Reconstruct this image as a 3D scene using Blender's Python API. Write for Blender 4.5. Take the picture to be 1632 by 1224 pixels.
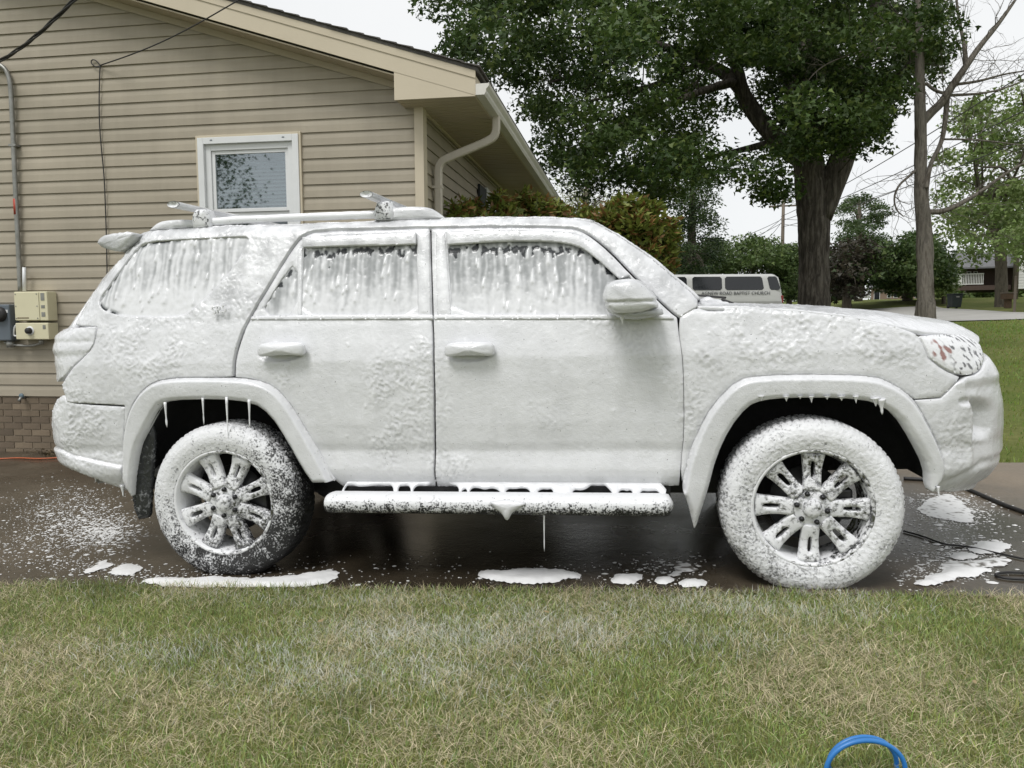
import bpy, bmesh, math, random
import numpy as np
from mathutils import Vector, Matrix, geometry

for o in list(bpy.data.objects): bpy.data.objects.remove(o, do_unlink=True)
random.seed(7); RNG = np.random.default_rng(7)
R = math.radians
scene = bpy.context.scene
COL = scene.collection

# ------------------------------------------------------------------ camera
# world: X along the parked car (nose = +X), Y away from the lawn towards the house, Z up;
# origin on the driveway below the outer face of the rear wheel that stands by the lawn
FPX = 1240.0                                   # focal length in photo pixels (1632 wide)
_Y = np.array([1007-816, 505-612, FPX]); _Y /= np.linalg.norm(_Y)
_xv = -((555-612)*_Y[1] + FPX*_Y[2]) / _Y[0]
_X = -np.array([_xv, 555-612, FPX]); _X /= np.linalg.norm(_X)
_Z = np.cross(_X, _Y); _Z = -_Z if _Z[1] > 0 else _Z
M = np.array([_X, _Y, _Z])                     # camera axes (right, down, forward) -> world
CAM = np.array([1.988, -3.519, 1.272])
cd = bpy.data.cameras.new('camera'); cam = bpy.data.objects.new('camera', cd); COL.objects.link(cam)
cd.sensor_width = 36; cd.lens = FPX/1632*36; cd.clip_end = 3000; cd.clip_start = .05
rt, dn, fw = M[:, 0], M[:, 1], M[:, 2]
cam.matrix_world = Matrix(((rt[0], -dn[0], -fw[0], CAM[0]), (rt[1], -dn[1], -fw[1], CAM[1]), (rt[2], -dn[2], -fw[2], CAM[2]), (0, 0, 0, 1)))
scene.camera = cam
scene.render.resolution_x = 1024; scene.render.resolution_y = 768

# ------------------------------------------------------------------ overcast daylight
SUN_EL, SUN_AZ = R(58), R(205)                 # azimuth from +Y clockwise: behind the photographer's shoulder
w = bpy.data.worlds.new('World'); scene.world = w; w.use_nodes = True
nt = w.node_tree; nt.nodes.clear()
sky = nt.nodes.new('ShaderNodeTexSky'); sky.sky_type = 'NISHITA'; sky.sun_disc = False
sky.sun_elevation = SUN_EL; sky.sun_rotation = SUN_AZ
hsv = nt.nodes.new('ShaderNodeHueSaturation'); hsv.inputs['Saturation'].default_value = .25
tc = nt.nodes.new('ShaderNodeTexCoord'); nz = nt.nodes.new('ShaderNodeTexNoise')
nz.inputs['Scale'].default_value = 2.2; nz.inputs['Detail'].default_value = 4
cr = nt.nodes.new('ShaderNodeValToRGB')
cr.color_ramp.elements[0].position = .3; cr.color_ramp.elements[0].color = (6.3, 6.45, 6.55, 1)
cr.color_ramp.elements[1].position = .75; cr.color_ramp.elements[1].color = (7.2, 7.25, 7.25, 1)
mx = nt.nodes.new('ShaderNodeMix'); mx.data_type = 'RGBA'; mx.inputs[0].default_value = .88
bg = nt.nodes.new('ShaderNodeBackground'); bg.inputs['Strength'].default_value = .1
wo = nt.nodes.new('ShaderNodeOutputWorld')
nt.links.new(sky.outputs[0], hsv.inputs['Color']); nt.links.new(tc.outputs['Generated'], nz.inputs['Vector'])
nt.links.new(nz.outputs['Fac'], cr.inputs[0]); nt.links.new(hsv.outputs[0], mx.inputs[6]); nt.links.new(cr.outputs[0], mx.inputs[7])
nt.links.new(mx.outputs[2], bg.inputs['Color']); nt.links.new(bg.outputs[0], wo.inputs['Surface'])
sd = bpy.data.lights.new('sun', 'SUN'); sd.energy = 1.5; sd.angle = R(22); sd.color = (1, .985, .965)
sun = bpy.data.objects.new('sun', sd); COL.objects.link(sun)
sv = Vector((math.sin(SUN_AZ)*math.cos(SUN_EL), math.cos(SUN_AZ)*math.cos(SUN_EL), math.sin(SUN_EL)))
sun.rotation_euler = sv.to_track_quat('Z', 'Y').to_euler(); sun.location = (0, -8, 12)
scene.render.engine = 'CYCLES'
vs = scene.view_settings; vs.view_transform = 'Standard'; vs.look = 'None'; vs.exposure = .5; vs.gamma = 1; vs.use_curve_mapping = False

# ------------------------------------------------------------------ pixel helpers (photo pixels -> points on real surfaces)
def ray(px, py): return M @ np.array([px-816, py-612, FPX])
def on_y(px, py, y): d = ray(px, py); return CAM + d*((y-CAM[1])/d[1])
def on_x(px, py, x): d = ray(px, py); return CAM + d*((x-CAM[0])/d[0])
def depth(px, py, D): return CAM + ray(px, py)/FPX*D
def sat(v, s): return s*(1-np.exp(-np.maximum(v, 0)/s))
def terrain(x, y):
    x = np.asarray(x, float); y = np.asarray(y, float)
    t = np.clip((y-42)/18, 0, 1)
    return .0216*np.clip(x, -30, 20) + .0089*sat(y-3.9, 16)*sat(x-1, 12) + .1*np.exp(-((x-5)**2/60+(y-27)**2/40)) + 1.25*t*t*(3-2*t)
def on_ground(px, py, far=400):
    d = ray(px, py)/FPX; t = np.linspace(1, far, 8000); P = CAM[None]+d[None]*t[:, None]
    g = P[:, 2]-terrain(P[:, 0], P[:, 1]); i = np.where(g < 0)[0]
    if len(i) == 0: return P[np.argmin(g)]
    i = i[0]; a = g[i-1]/(g[i-1]-g[i]); p = P[i-1]*(1-a)+P[i]*a
    return np.array([p[0], p[1], float(terrain(p[0], p[1]))])

# ------------------------------------------------------------------ noise (numpy gradient noise)
_perm = RNG.permutation(256); _perm = np.concatenate([_perm, _perm, _perm])
_g = RNG.normal(size=(256, 3)); _g /= np.linalg.norm(_g, axis=1)[:, None]
def noise(P):
    P = np.asarray(P, float); I = np.floor(P).astype(int); f = P-I; I &= 255
    u = f*f*f*(f*(f*6-15)+10); out = 0
    for dx in (0, 1):
        for dy in (0, 1):
            for dz in (0, 1):
                h = _perm[_perm[_perm[(I[:, 0]+dx) & 255]+((I[:, 1]+dy) & 255)]+((I[:, 2]+dz) & 255)]
                v = (_g[h]*(f-np.array([dx, dy, dz]))).sum(1)
                wgt = (u[:, 0] if dx else 1-u[:, 0])*(u[:, 1] if dy else 1-u[:, 1])*(u[:, 2] if dz else 1-u[:, 2])
                out = out+wgt*v
    return out
def fbm(P, n=3):
    s = 0; a = 1
    for i in range(n): s = s+a*noise(np.asarray(P)*2**i+i*17.3); a *= .5
    return s
def sstep(a, b, x): t = np.clip((x-a)/(b-a), 0, 1); return t*t*(3-2*t)

# ------------------------------------------------------------------ mesh helpers
def tag(o, label=None, cat=None, group=None, kind=None):
    if label: o['label'] = label
    if cat: o['category'] = cat
    if group: o['group'] = group
    if kind: o['kind'] = kind
    return o
def link(o, parent=None):
    COL.objects.link(o)
    if parent is not None: o.parent = parent
    return o
def empty(name, loc=(0, 0, 0), rot=(0, 0, 0), parent=None):
    o = bpy.data.objects.new(name, None); o.empty_display_size = .1; o.location = loc; o.rotation_euler = rot
    return link(o, parent)
def mesh(V, F, smooth=True, col=None):
    me = bpy.data.meshes.new('mesh')
    V = np.asarray(V, np.float32)
    if isinstance(F, np.ndarray):
        n, k = F.shape
        me.vertices.add(len(V)); me.vertices.foreach_set('co', V.ravel())
        me.loops.add(n*k); me.loops.foreach_set('vertex_index', F.astype(np.int32).ravel())
        me.polygons.add(n); me.polygons.foreach_set('loop_start', np.arange(0, n*k, k, dtype=np.int32))
        me.update(calc_edges=True)
    else:
        me.from_pydata([tuple(map(float, v)) for v in V], [], F); me.update()
    if smooth: me.polygons.foreach_set('use_smooth', np.ones(len(me.polygons), bool))
    if col is not None:
        c = np.asarray(col, np.float32)
        if c.shape[1] == 3: c = np.concatenate([c, np.ones((len(c), 1), np.float32)], 1)
        at = me.color_attributes.new('col', 'FLOAT_COLOR', 'POINT'); at.data.foreach_set('color', c.ravel())
    return me
def obj(name, V, F, mat, parent=None, smooth=True, col=None):
    me = V if isinstance(V, bpy.types.Mesh) else mesh(V, F, smooth, col)
    if mat is not None and not me.materials: me.materials.append(mat)
    return link(bpy.data.objects.new(name, me), parent)
class MB:                                        # collects simple solids into ONE mesh
    def __init__(s): s.V = []; s.F = []
    def add(s, V, F):
        n = len(s.V); s.V += [tuple(map(float, v)) for v in V]; s.F += [[i+n for i in f] for f in F]; return s
    def box(s, x0, x1, y0, y1, z0, z1):
        return s.add([(x, y, z) for x in (x0, x1) for y in (y0, y1) for z in (z0, z1)],
                     [(0, 1, 3, 2), (4, 6, 7, 5), (0, 4, 5, 1), (2, 3, 7, 6), (0, 2, 6, 4), (1, 5, 7, 3)])
    def bar(s, a, b, wx, wz, up=(0, 0, 1)):
        a = Vector(a); b = Vector(b); d = (b-a).normalized(); sd_ = d.cross(Vector(up))
        if sd_.length < 1e-4: sd_ = Vector((1, 0, 0))
        sd_.normalize(); u = sd_.cross(d); V = []
        for p in (a, b):
            for (i, j) in ((-1, -1), (1, -1), (1, 1), (-1, 1)): V.append(p+sd_*i*wx/2+u*j*wz/2)
        return s.add(V, [(3, 2, 1, 0), (4, 5, 6, 7), (0, 1, 5, 4), (1, 2, 6, 5), (2, 3, 7, 6), (3, 0, 4, 7)])
    def tube(s, pts, r, n=8, caps=True):
        pts = [Vector(p) for p in pts]; rs = r if hasattr(r, '__len__') else [r]*len(pts); V = []; F = []; u = None
        for i, p in enumerate(pts):
            d = (pts[min(i+1, len(pts)-1)]-pts[max(i-1, 0)]).normalized()
            if u is None: u = d.orthogonal().normalized()
            u = (u-d*u.dot(d)); u = u.normalized() if u.length > 1e-6 else d.orthogonal().normalized(); v = d.cross(u)
            for k in range(n):
                a = 2*math.pi*k/n; V.append(p+(u*math.cos(a)+v*math.sin(a))*rs[i])
        for i in range(len(pts)-1):
            for k in range(n): F.append((i*n+k, i*n+(k+1) % n, (i+1)*n+(k+1) % n, (i+1)*n+k))
        if caps: F.append(tuple(range(n))[::-1]); F.append(tuple((len(pts)-1)*n+k for k in range(n)))
        return s.add(V, F)
    def lathe(s, prof, n=48, axis='y', loc=(0, 0, 0)):     # prof: (along axis, radius)
        V = []; F = []; m = len(prof)
        for k in range(n):
            a = 2*math.pi*k/n
            for (h, r) in prof:
                c, q = r*math.cos(a), r*math.sin(a)
                p = (c, h, q) if axis == 'y' else ((q, c, h) if axis == 'z' else (h, c, q))
                V.append((p[0]+loc[0], p[1]+loc[1], p[2]+loc[2]))
        for k in range(n):
            for i in range(m-1):
                F.append((k*m+i, k*m+i+1, ((k+1) % n)*m+i+1, ((k+1) % n)*m+i))
        return s.add(V, F)
    def prism(s, poly, f, a, b):                     # poly (p,q) extruded; f(p,q,t)->xyz
        n = len(poly); V = [f(p, q, a) for p, q in poly]+[f(p, q, b) for p, q in poly]
        return s.add(V, [tuple(range(n)), tuple(range(2*n-1, n-1, -1))]+[(i, i+n, (i+1) % n+n, (i+1) % n) for i in range(n)])
    def build(s, name, mat, parent=None, smooth=False):
        me = mesh(s.V, s.F, smooth)
        bm = bmesh.new(); bm.from_mesh(me); bmesh.ops.recalc_face_normals(bm, faces=bm.faces); bm.to_mesh(me); bm.free()
        return obj(name, me, None, mat, parent)
def bevel(o, w_, seg=2):
    m = o.modifiers.new('bevel', 'BEVEL'); m.width = w_; m.segments = seg; m.limit_method = 'ANGLE'; m.angle_limit = R(35); return o
def chaikin(P, it=2, closed=True):
    P = np.asarray(P, float)
    for _ in range(it):
        Q = np.roll(P, -1, 0) if closed else P[1:]; A = P if closed else P[:-1]
        N = np.empty((2*len(A), P.shape[1])); N[0::2] = .75*A+.25*Q; N[1::2] = .25*A+.75*Q
        if not closed: N = np.concatenate([P[:1], N, P[-1:]])
        P = N
    return P
def softpoly(P, it=2, sharp=38):                    # rounds a traced outline but keeps its real corners
    P = np.asarray(P, float); a = P-np.roll(P, 1, 0); b = np.roll(P, -1, 0)-P
    an = np.degrees(np.abs((np.arctan2(b[:, 1], b[:, 0])-np.arctan2(a[:, 1], a[:, 0])+np.pi) % (2*np.pi)-np.pi)); K = an > sharp
    for _ in range(it):
        N = []; k2 = []; n = len(P)
        for i in range(n):
            p, q = P[i], P[(i+1) % n]
            if K[i]: N.append(p); k2.append(True)
            else: N.append(.75*p+.25*q); k2.append(False)
            if not K[(i+1) % n]: N.append(.25*p+.75*q); k2.append(False)
        P = np.array(N); K = np.array(k2)
    return P
def resample(P, res, closed=True):
    P = np.asarray(P, float); Q = np.concatenate([P, P[:1]]) if closed else P
    L = np.concatenate([[0], np.cumsum(np.linalg.norm(np.diff(Q, axis=0), axis=1))]); n = max(4, int(round(L[-1]/res)))
    t = np.linspace(0, L[-1], n+1); t = t[:-1] if closed else t
    return np.stack([np.interp(t, L, Q[:, i]) for i in range(P.shape[1])], 1)
def inside(pts, poly):
    x, y = pts[:, 0], pts[:, 1]; c = np.zeros(len(pts), bool); n = len(poly); j = n-1
    for i in range(n):
        xi, yi = poly[i]; xj, yj = poly[j]
        if yi != yj:
            m = ((yi > y) != (yj > y)) & (x < (xj-xi)*(y-yi)/(yj-yi)+xi); c ^= m
        j = i
    return c
def bdist(pts, B):
    out = np.empty(len(pts))
    for i in range(0, len(pts), 4000): out[i:i+4000] = np.sqrt(((pts[i:i+4000, None]-B[None])**2).sum(2).min(1))
    return out
def cdt(outline, holes, res, bres=None):            # triangulate a 2D region with clean edges -> pts, tris (ccw)
    bres = bres or res; O = resample(outline, bres); H = [resample(h, bres) for h in holes]
    B = np.concatenate([O]+H); lo, hi = O.min(0), O.max(0)
    xs = np.arange(lo[0], hi[0], res); ys = np.arange(lo[1], hi[1], res*.866)
    G = np.array([(x+(res/2 if j % 2 else 0), y) for j, y in enumerate(ys) for x in xs])
    if len(G):
        G = G[inside(G, O)]
        for h in H: G = G[~inside(G, h)]
        if len(G): G = G[bdist(G, B) > .55*res]
    P = np.concatenate([B, G]) if len(G) else B; E = []; n0 = 0
    for loop in [O]+H:
        n = len(loop); E += [(n0+i, n0+(i+1) % n) for i in range(n)]; n0 += n
    vo, eo, fo, _, _, _ = geometry.delaunay_2d_cdt([Vector(p) for p in P], E, [], 0, 1e-7)
    Vv = np.array([tuple(v) for v in vo]); T = np.array([tuple(f) for f in fo], int)
    c = Vv[T].mean(1); k = inside(c, O)
    for h in H: k &= ~inside(c, h)
    T = T[k]; a, b, c_ = Vv[T[:, 0]], Vv[T[:, 1]], Vv[T[:, 2]]
    cr_ = (b[:, 0]-a[:, 0])*(c_[:, 1]-a[:, 1])-(b[:, 1]-a[:, 1])*(c_[:, 0]-a[:, 0])
    T[cr_ < 0] = T[cr_ < 0][:, ::-1]
    return Vv, T
def border(T):
    E = np.concatenate([T[:, [0, 1]], T[:, [1, 2]], T[:, [2, 0]]]); key = np.sort(E, 1); k = key[:, 0].astype(np.int64)*10**7+key[:, 1]
    u, i, c = np.unique(k, return_index=True, return_counts=True); return E[i[c == 1]]

# ------------------------------------------------------------------ materials
def newmat(name):
    m = bpy.data.materials.new(name); m.use_nodes = True; n = m.node_tree; b = n.nodes['Principled BSDF']; return m, n, b
def nd(n, t, **k):
    x = n.nodes.new(t)
    for a, v in k.items():
        if a in x.inputs: x.inputs[a].default_value = v
        else: setattr(x, a, v)
    return x
def coords(n, scale=(1, 1, 1), which='Object'):
    t = nd(n, 'ShaderNodeTexCoord'); mp = nd(n, 'ShaderNodeMapping'); mp.inputs['Scale'].default_value = scale
    n.links.new(t.outputs[which], mp.inputs[0]); return mp.outputs[0]
def ramp(n, src, stops):
    r = nd(n, 'ShaderNodeValToRGB'); el = r.color_ramp.elements
    while len(el) < len(stops): el.new(.5)
    for e, (p, c) in zip(el, stops): e.position = p; e.color = (*c, 1) if len(c) == 3 else c
    n.links.new(src, r.inputs[0]); return r.outputs[0]
def tex(n, vec, scale, detail=4, rough=.55, dist=0):
    t = nd(n, 'ShaderNodeTexNoise'); t.inputs['Scale'].default_value = scale; t.inputs['Detail'].default_value = detail
    t.inputs['Roughness'].default_value = rough; t.inputs['Distortion'].default_value = dist
    if vec is not None: n.links.new(vec, t.inputs['Vector'])
    return t.outputs['Fac']
def bump(n, b, h, strength=.3, dist=.01):
    x = nd(n, 'ShaderNodeBump'); x.inputs['Strength'].default_value = strength; x.inputs['Distance'].default_value = dist
    n.links.new(h, x.inputs['Height']); n.links.new(x.outputs[0], b.inputs['Normal'])
def mixc(n, f, a, b_):
    x = nd(n, 'ShaderNodeMix'); x.data_type = 'RGBA'
    for s, v in ((0, f), (6, a), (7, b_)):
        if hasattr(v, 'links'): n.links.new(v, x.inputs[s])
        else: x.inputs[s].default_value = v if s == 0 else (*v, 1)
    return x.outputs[2]
def mathn(n, op, a, b_=0.0, c=None):
    x = nd(n, 'ShaderNodeMath'); x.operation = op
    for i, v in enumerate((a, b_) if c is None else (a, b_, c)):
        if hasattr(v, 'links'): n.links.new(v, x.inputs[i])
        else: x.inputs[i].default_value = v
    return x.outputs[0]
def simple(name, c1, c2=None, scale=6, rough=.6, bs=.0, bscale=None, metal=0, spec=.5, coordscale=(1, 1, 1), bdist_=.01, detail=4):
    m, n, b = newmat(name); v = coords(n, coordscale)
    c2 = c2 or tuple(x*.8 for x in c1)
    f = tex(n, v, scale, detail); n.links.new(ramp(n, f, [(.3, c1), (.72, c2)]), b.inputs['Base Color'])
    b.inputs['Roughness'].default_value = rough; b.inputs['Metallic'].default_value = metal; b.inputs['Specular IOR Level'].default_value = spec
    if bs: bump(n, b, tex(n, v, bscale or scale*4, 5), bs, bdist_)
    return m
def attr_mat(name, rough=.6, trans=0.0, spec=.3, bs=0, bscale=50, bdist_=.003):
    m, n, b = newmat(name); a = nd(n, 'ShaderNodeAttribute'); a.attribute_name = 'col'
    n.links.new(a.outputs['Color'], b.inputs['Base Color']); b.inputs['Roughness'].default_value = rough; b.inputs['Specular IOR Level'].default_value = spec
    if bs: bump(n, b, tex(n, coords(n), bscale, 4), bs, bdist_)
    if trans:
        t = nd(n, 'ShaderNodeBsdfTranslucent'); n.links.new(a.outputs['Color'], t.inputs['Color'])
        x = nd(n, 'ShaderNodeMixShader'); x.inputs[0].default_value = trans
        n.links.new(b.outputs[0], x.inputs[1]); n.links.new(t.outputs[0], x.inputs[2])
        n.links.new(x.outputs[0], n.nodes['Material Output'].inputs['Surface'])
    return m
def rebase(root, loc):                              # put a thing's Empty at its base, parts stay where they are
    root.location = loc
    for c in root.children: c.location = Vector(c.location)-Vector(loc)
    return root

# ------------------------------------------------------------------ ground, driveway, street
def grass_ground_mat():
    m, n, b = newmat('lawn_soil'); v = coords(n)
    big = tex(n, v, .35, 4, .6); fine = tex(n, v, 14, 6, .7)
    c = mixc(n, ramp(n, big, [(.38, (0, 0, 0)), (.66, (1, 1, 1))]), (.11, .15, .032), (.19, .19, .07))
    c = mixc(n, ramp(n, fine, [(.35, (0, 0, 0)), (.75, (1, 1, 1))]), c, (.09, .105, .03))
    n.links.new(c, b.inputs['Base Color']); b.inputs['Roughness'].default_value = .95; b.inputs['Specular IOR Level'].default_value = .1
    bump(n, b, fine, .8, .05); return m
M_SOIL = grass_ground_mat()
def edge_y(x): return -.17+.045*np.asarray(x, float)          # where the driveway meets the front lawn
xs = np.unique(np.concatenate([np.linspace(-600, -12, 14), np.arange(-12, 34, .5), np.linspace(34, 800, 22)]))
ys = np.unique(np.concatenate([np.linspace(-300, -8, 10), np.arange(-8, 50, .5), np.linspace(50, 1200, 24)]))
gx, gy = np.meshgrid(xs, ys, indexing='ij'); gz = terrain(gx, gy)-.012
ny = len(ys); idx = np.arange(len(xs)*ny).reshape(len(xs), ny)
F = np.stack([idx[:-1, :-1], idx[1:, :-1], idx[1:, 1:], idx[:-1, 1:]], -1).reshape(-1, 4)
ground = obj('ground', np.stack([gx, gy, gz], -1).reshape(-1, 3), F, M_SOIL); tag(ground, 'grassy ground of the yard and the neighbourhood', kind='structure')

YW = float(depth(100, 600, 8.0)[1])                            # gable wall of the house
def driveway_mat():
    m, n, b = newmat('wet_concrete'); v = coords(n)
    big = tex(n, v, .55, 5, .6, .4); mid = tex(n, v, 3.2, 6, .65); fine = tex(n, v, 40, 5, .7)
    c = mixc(n, ramp(n, mid, [(.32, (0, 0, 0)), (.7, (1, 1, 1))]), (.062, .049, .033), (.125, .102, .074))
    c = mixc(n, ramp(n, big, [(.40, (0, 0, 0)), (.62, (1, 1, 1))]), (.038, .030, .020), c)
    sx = nd(n, 'ShaderNodeSeparateXYZ'); n.links.new(v, sx.inputs[0])                     # beyond the wash water the slab is dry
    dq = mathn(n, 'ADD', mathn(n, 'MULTIPLY_ADD', sx.outputs[0], .62, -2.5), mathn(n, 'ADD', mathn(n, 'MULTIPLY', sx.outputs[1], .10), mathn(n, 'MULTIPLY_ADD', big, 1.6, -.8)))
    dmask = nd(n, 'ShaderNodeClamp'); n.links.new(dq, dmask.inputs[0]); dmask = dmask.outputs[0]
    c = mixc(n, dmask, c, mixc(n, mid, (.17, .135, .095), (.27, .22, .165)))
    f2 = ramp(n, fine, [(.3, (.75,)*3), (.7, (1.15,)*3)])
    x = nd(n, 'ShaderNodeMix'); x.data_type = 'RGBA'; x.blend_type = 'MULTIPLY'; x.inputs[0].default_value = .8
    n.links.new(c, x.inputs[6]); n.links.new(f2, x.inputs[7]); n.links.new(x.outputs[2], b.inputs['Base Color'])
    n.links.new(mathn(n, 'ADD', ramp(n, big, [(.35, (.10,)*3), (.65, (.42,)*3)]), mathn(n, 'MULTIPLY', dmask, .4)), b.inputs['Roughness'])
    bump(n, b, mathn(n, 'ADD', fine, mathn(n, 'MULTIPLY', mid, 2.0)), .22, .006); return m
M_DRIVE = driveway_mat()
XR = 26.0
dx_ = np.arange(-9, XR, .25); V = []
FARY = float(on_ground(1612, 737)[1])
for x in dx_:
    e0 = float(edge_y(x)); e1 = YW+.05 if x < .3 else FARY+.0*(x)
    for t in np.linspace(0, 1, 12):
        y = e0+(e1-e0)*t; V.append((x, y, float(terrain(x, y))-.001))
k = 12; F = np.array([[i*k+j, (i+1)*k+j, (i+1)*k+j+1, i*k+j+1] for i in range(len(dx_)-1) for j in range(k-1)])
drive = obj('driveway', V, F, M_DRIVE); tag(drive, 'wet stained concrete driveway beside the house', kind='structure')

M_ROAD = simple('road_concrete', (.36, .35, .325), (.30, .29, .27), 1.2, .85, .2, 60, bdist_=.004)
near = [on_ground(p, q) for p, q in ((1700, 508), (1632, 509.5), (1580, 512), (1519, 514.5), (1440, 512), (1390, 507))]
farr = [on_ground(p, q) for p, q in ((1700, 503), (1632, 499.5), (1580, 496), (1519, 492.5), (1460, 489.5), (1390, 487.5))]
print('ROAD near', [tuple(p.round(1)) for p in near]); print('ROAD far', [tuple(p.round(1)) for p in farr]); print('YW', YW, 'FARY', FARY)
poly = [(60, 10), (40, 14), (26, 18.6), (15.1, 22.5), (13.3, 23.5), (12.4, 24.2), (11, 26), (9, 30), (7.6, 36), (6.8, 42), (6.6, 45.5),
        (19.6, 46), (18.6, 40.3), (17.1, 32.4), (16.3, 28.2), (18.5, 25.4), (26, 22.2), (40, 18.5), (60, 15)]
P2, T = cdt(np.array(poly, float), [], 1.5)
road = obj('road', np.c_[P2, terrain(P2[:, 0], P2[:, 1])+.02], T, M_ROAD); tag(road, 'pale concrete street and junction beyond the yard', kind='structure')

# ------------------------------------------------------------------ house
M_SIDING = simple('vinyl_siding', (.375, .332, .258), (.335, .296, .228), 3.0, .5, .06, 120, spec=.35, coordscale=(.4, .4, 3))
M_TRIM = simple('cream_trim', (.56, .49, .37), (.52, .455, .34), 2, .5, .03, 80)
M_SOFFIT = simple('soffit_vinyl', (.45, .385, .28), (.41, .35, .255), 2, .55, .03, 80)
M_WHITE = simple('white_vinyl', (.72, .73, .73), (.66, .67, .67), 4, .4, .02, 90)
M_GUTTER = simple('gutter_metal', (.66, .64, .59), (.58, .56, .51), 5, .4, .04, 60)
M_SPOUT = simple('downspout_metal', (.55, .51, .43), (.48, .44, .37), 7, .45, .04, 60)
M_SHINGLE = simple('asphalt_shingle', (.075, .07, .065), (.13, .12, .11), 30, .95, .6, 160, bdist_=.004)
M_BRICK = simple('tan_brick', (.205, .16, .11), (.15, .115, .078), 9, .85, .5, 90, bdist_=.003)
M_BRICK2 = simple('brown_brick', (.17, .13, .09), (.125, .096, .066), 9, .85, .5, 90, bdist_=.003)
M_MORTAR = simple('mortar', (.30, .25, .185), (.24, .20, .15), 20, .95, .4, 120, bdist_=.003)
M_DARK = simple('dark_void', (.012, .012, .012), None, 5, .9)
M_BOX = simple('beige_box_paint', (.66, .62, .43), (.62, .58, .40), 5, .4, .02, 60)
M_GREYBOX = simple('grey_box_paint', (.13, .155, .18), (.10, .12, .14), 5, .45)
M_STEEL = simple('galvanised', (.34, .34, .32), (.24, .24, .22), 14, .45, .1, 60, metal=.6)
M_RED = simple('red_tape', (.42, .055, .03), None, 5, .6)
M_BLACK = simple('black_rubber', (.014, .013, .013), (.024, .023, .022), 20, .55, .1, 80)
M_SHUT = simple('dark_shutter', (.02, .024, .03), None, 5, .5)

def vary(m, amt=.12):                                   # boards differ a little, with faint runs of dirt
    n = m.node_tree; b = n.nodes['Principled BSDF']; src = b.inputs['Base Color'].links[0].from_socket
    oi = nd(n, 'ShaderNodeObjectInfo'); f = mathn(n, 'MULTIPLY_ADD', oi.outputs['Random'], amt, 1-amt*.6); g = tex(n, coords(n, (3, 3, .35)), 1.6, 5, .6)
    f = mathn(n, 'MULTIPLY', f, mathn(n, 'MULTIPLY_ADD', g, .34, .83)); x = nd(n, 'ShaderNodeMix'); x.data_type = 'RGBA'; x.blend_type = 'MULTIPLY'; x.inputs[0].default_value = 1
    n.links.new(src, x.inputs[6]); n.links.new(f, x.inputs[7]); n.links.new(x.outputs[2], b.inputs['Base Color'])
for m_ in (M_SIDING, M_BRICK, M_BRICK2): vary(m_, .10 if m_ is M_SIDING else .4)
house = empty('house')
HB = dict(zb=.491, sp=.121)
XC = -.015; ZSOF = 3.215; OV = .30; SL = .322
XE = .615                                             # outer face of the eave fascia
def ztop_wall(x): return 3.425-(x+.11)*SL               # wall meets rake soffit
win = dict(x0=-2.20, x1=-1.125, z1=float(on_y(400, 214, YW)[2]), z0=1.62)
# wall core
core = [(-9.5, .45), (XC, .45), (XC, ZSOF), (XC, ztop_wall(XC)), (-6.5, ztop_wall(-6.5)), (-9.5, ztop_wall(-6.5)-.3)]
mb = MB()
mb.box(-9.5, win['x0'], YW+.03, YW+.2, .45, 3.2); mb.box(win['x1'], XC, YW+.03, YW+.2, .45, 3.2)
mb.box(win['x0'], win['x1'], YW+.031, YW+.2, .45, win['z0']); mb.box(win['x0'], win['x1'], YW+.031, YW+.2, win['z1'], 3.2)
mb.prism([(-9.5, 3.201), (XC, 3.201), (XC, ztop_wall(XC)), (-6.5, ztop_wall(-6.5)), (-9.5, ztop_wall(-6.5)-.3)], lambda p, q, t: (p, t, q), YW+.029, YW+.2)
mb.box(XC-.17, XC-.002, YW+.21, YW+13.4, .45, ZSOF)
mb.build('wall', M_SIDING, house)
def plank(x0, x1a, x1b, z0, z1):                        # one course: lower lip stands proud
    yb, yt = YW-.014, YW+.001
    ym = YW-.004; zm = z0+(z1-z0)*.52
    V = [(x0, yb, z0), (x1a, yb, z0), (x1a, yb+.001, z0+.012), (x0, yb+.001, z0+.012), (x0, ym-.006, zm), ((x1a+x1b)/2, ym-.006, zm), (x0, yt, z1), (x1b, yt, z1),
         (x0, YW+.012, z0), (x1a, YW+.012, z0), (x0, YW+.02, z1), (x1b, YW+.02, z1)]
    F = [(0, 1, 2, 3), (3, 2, 5, 4), (4, 5, 7, 6), (8, 9, 1, 0), (6, 7, 11, 10), (8, 10, 11, 9), (0, 3, 4, 6, 10, 8), (1, 9, 11, 7, 5, 2)]
    o = obj('siding_plank', V, F, M_SIDING, house, smooth=False); return o
def xr_at(z): return XC if z < ztop_wall(XC) else -.11-(z-3.425)/SL
k = 0; z = HB['zb']
while z < 5.2:
    z1 = z+HB['sp']
    a, b_ = xr_at(z), xr_at(z1)
    j = float(RNG.uniform(-.0015, .0015))
    if z1 > win['z0'] and z < win['z1']:
        plank(-9.4, win['x0'], win['x0'], z, z1); plank(win['x1'], a, b_, z, z1)
        if z1 > win['z1']+.012: plank(win['x0'], win['x1'], win['x1'], win['z1']+.001, z1)
        if z < win['z0']-.012: plank(win['x0'], win['x1'], win['x1'], z, win['z0']-.001)
    elif a > -9: plank(-9.4, a, b_, z+j, z1)
    z = z1; k += 1
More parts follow.
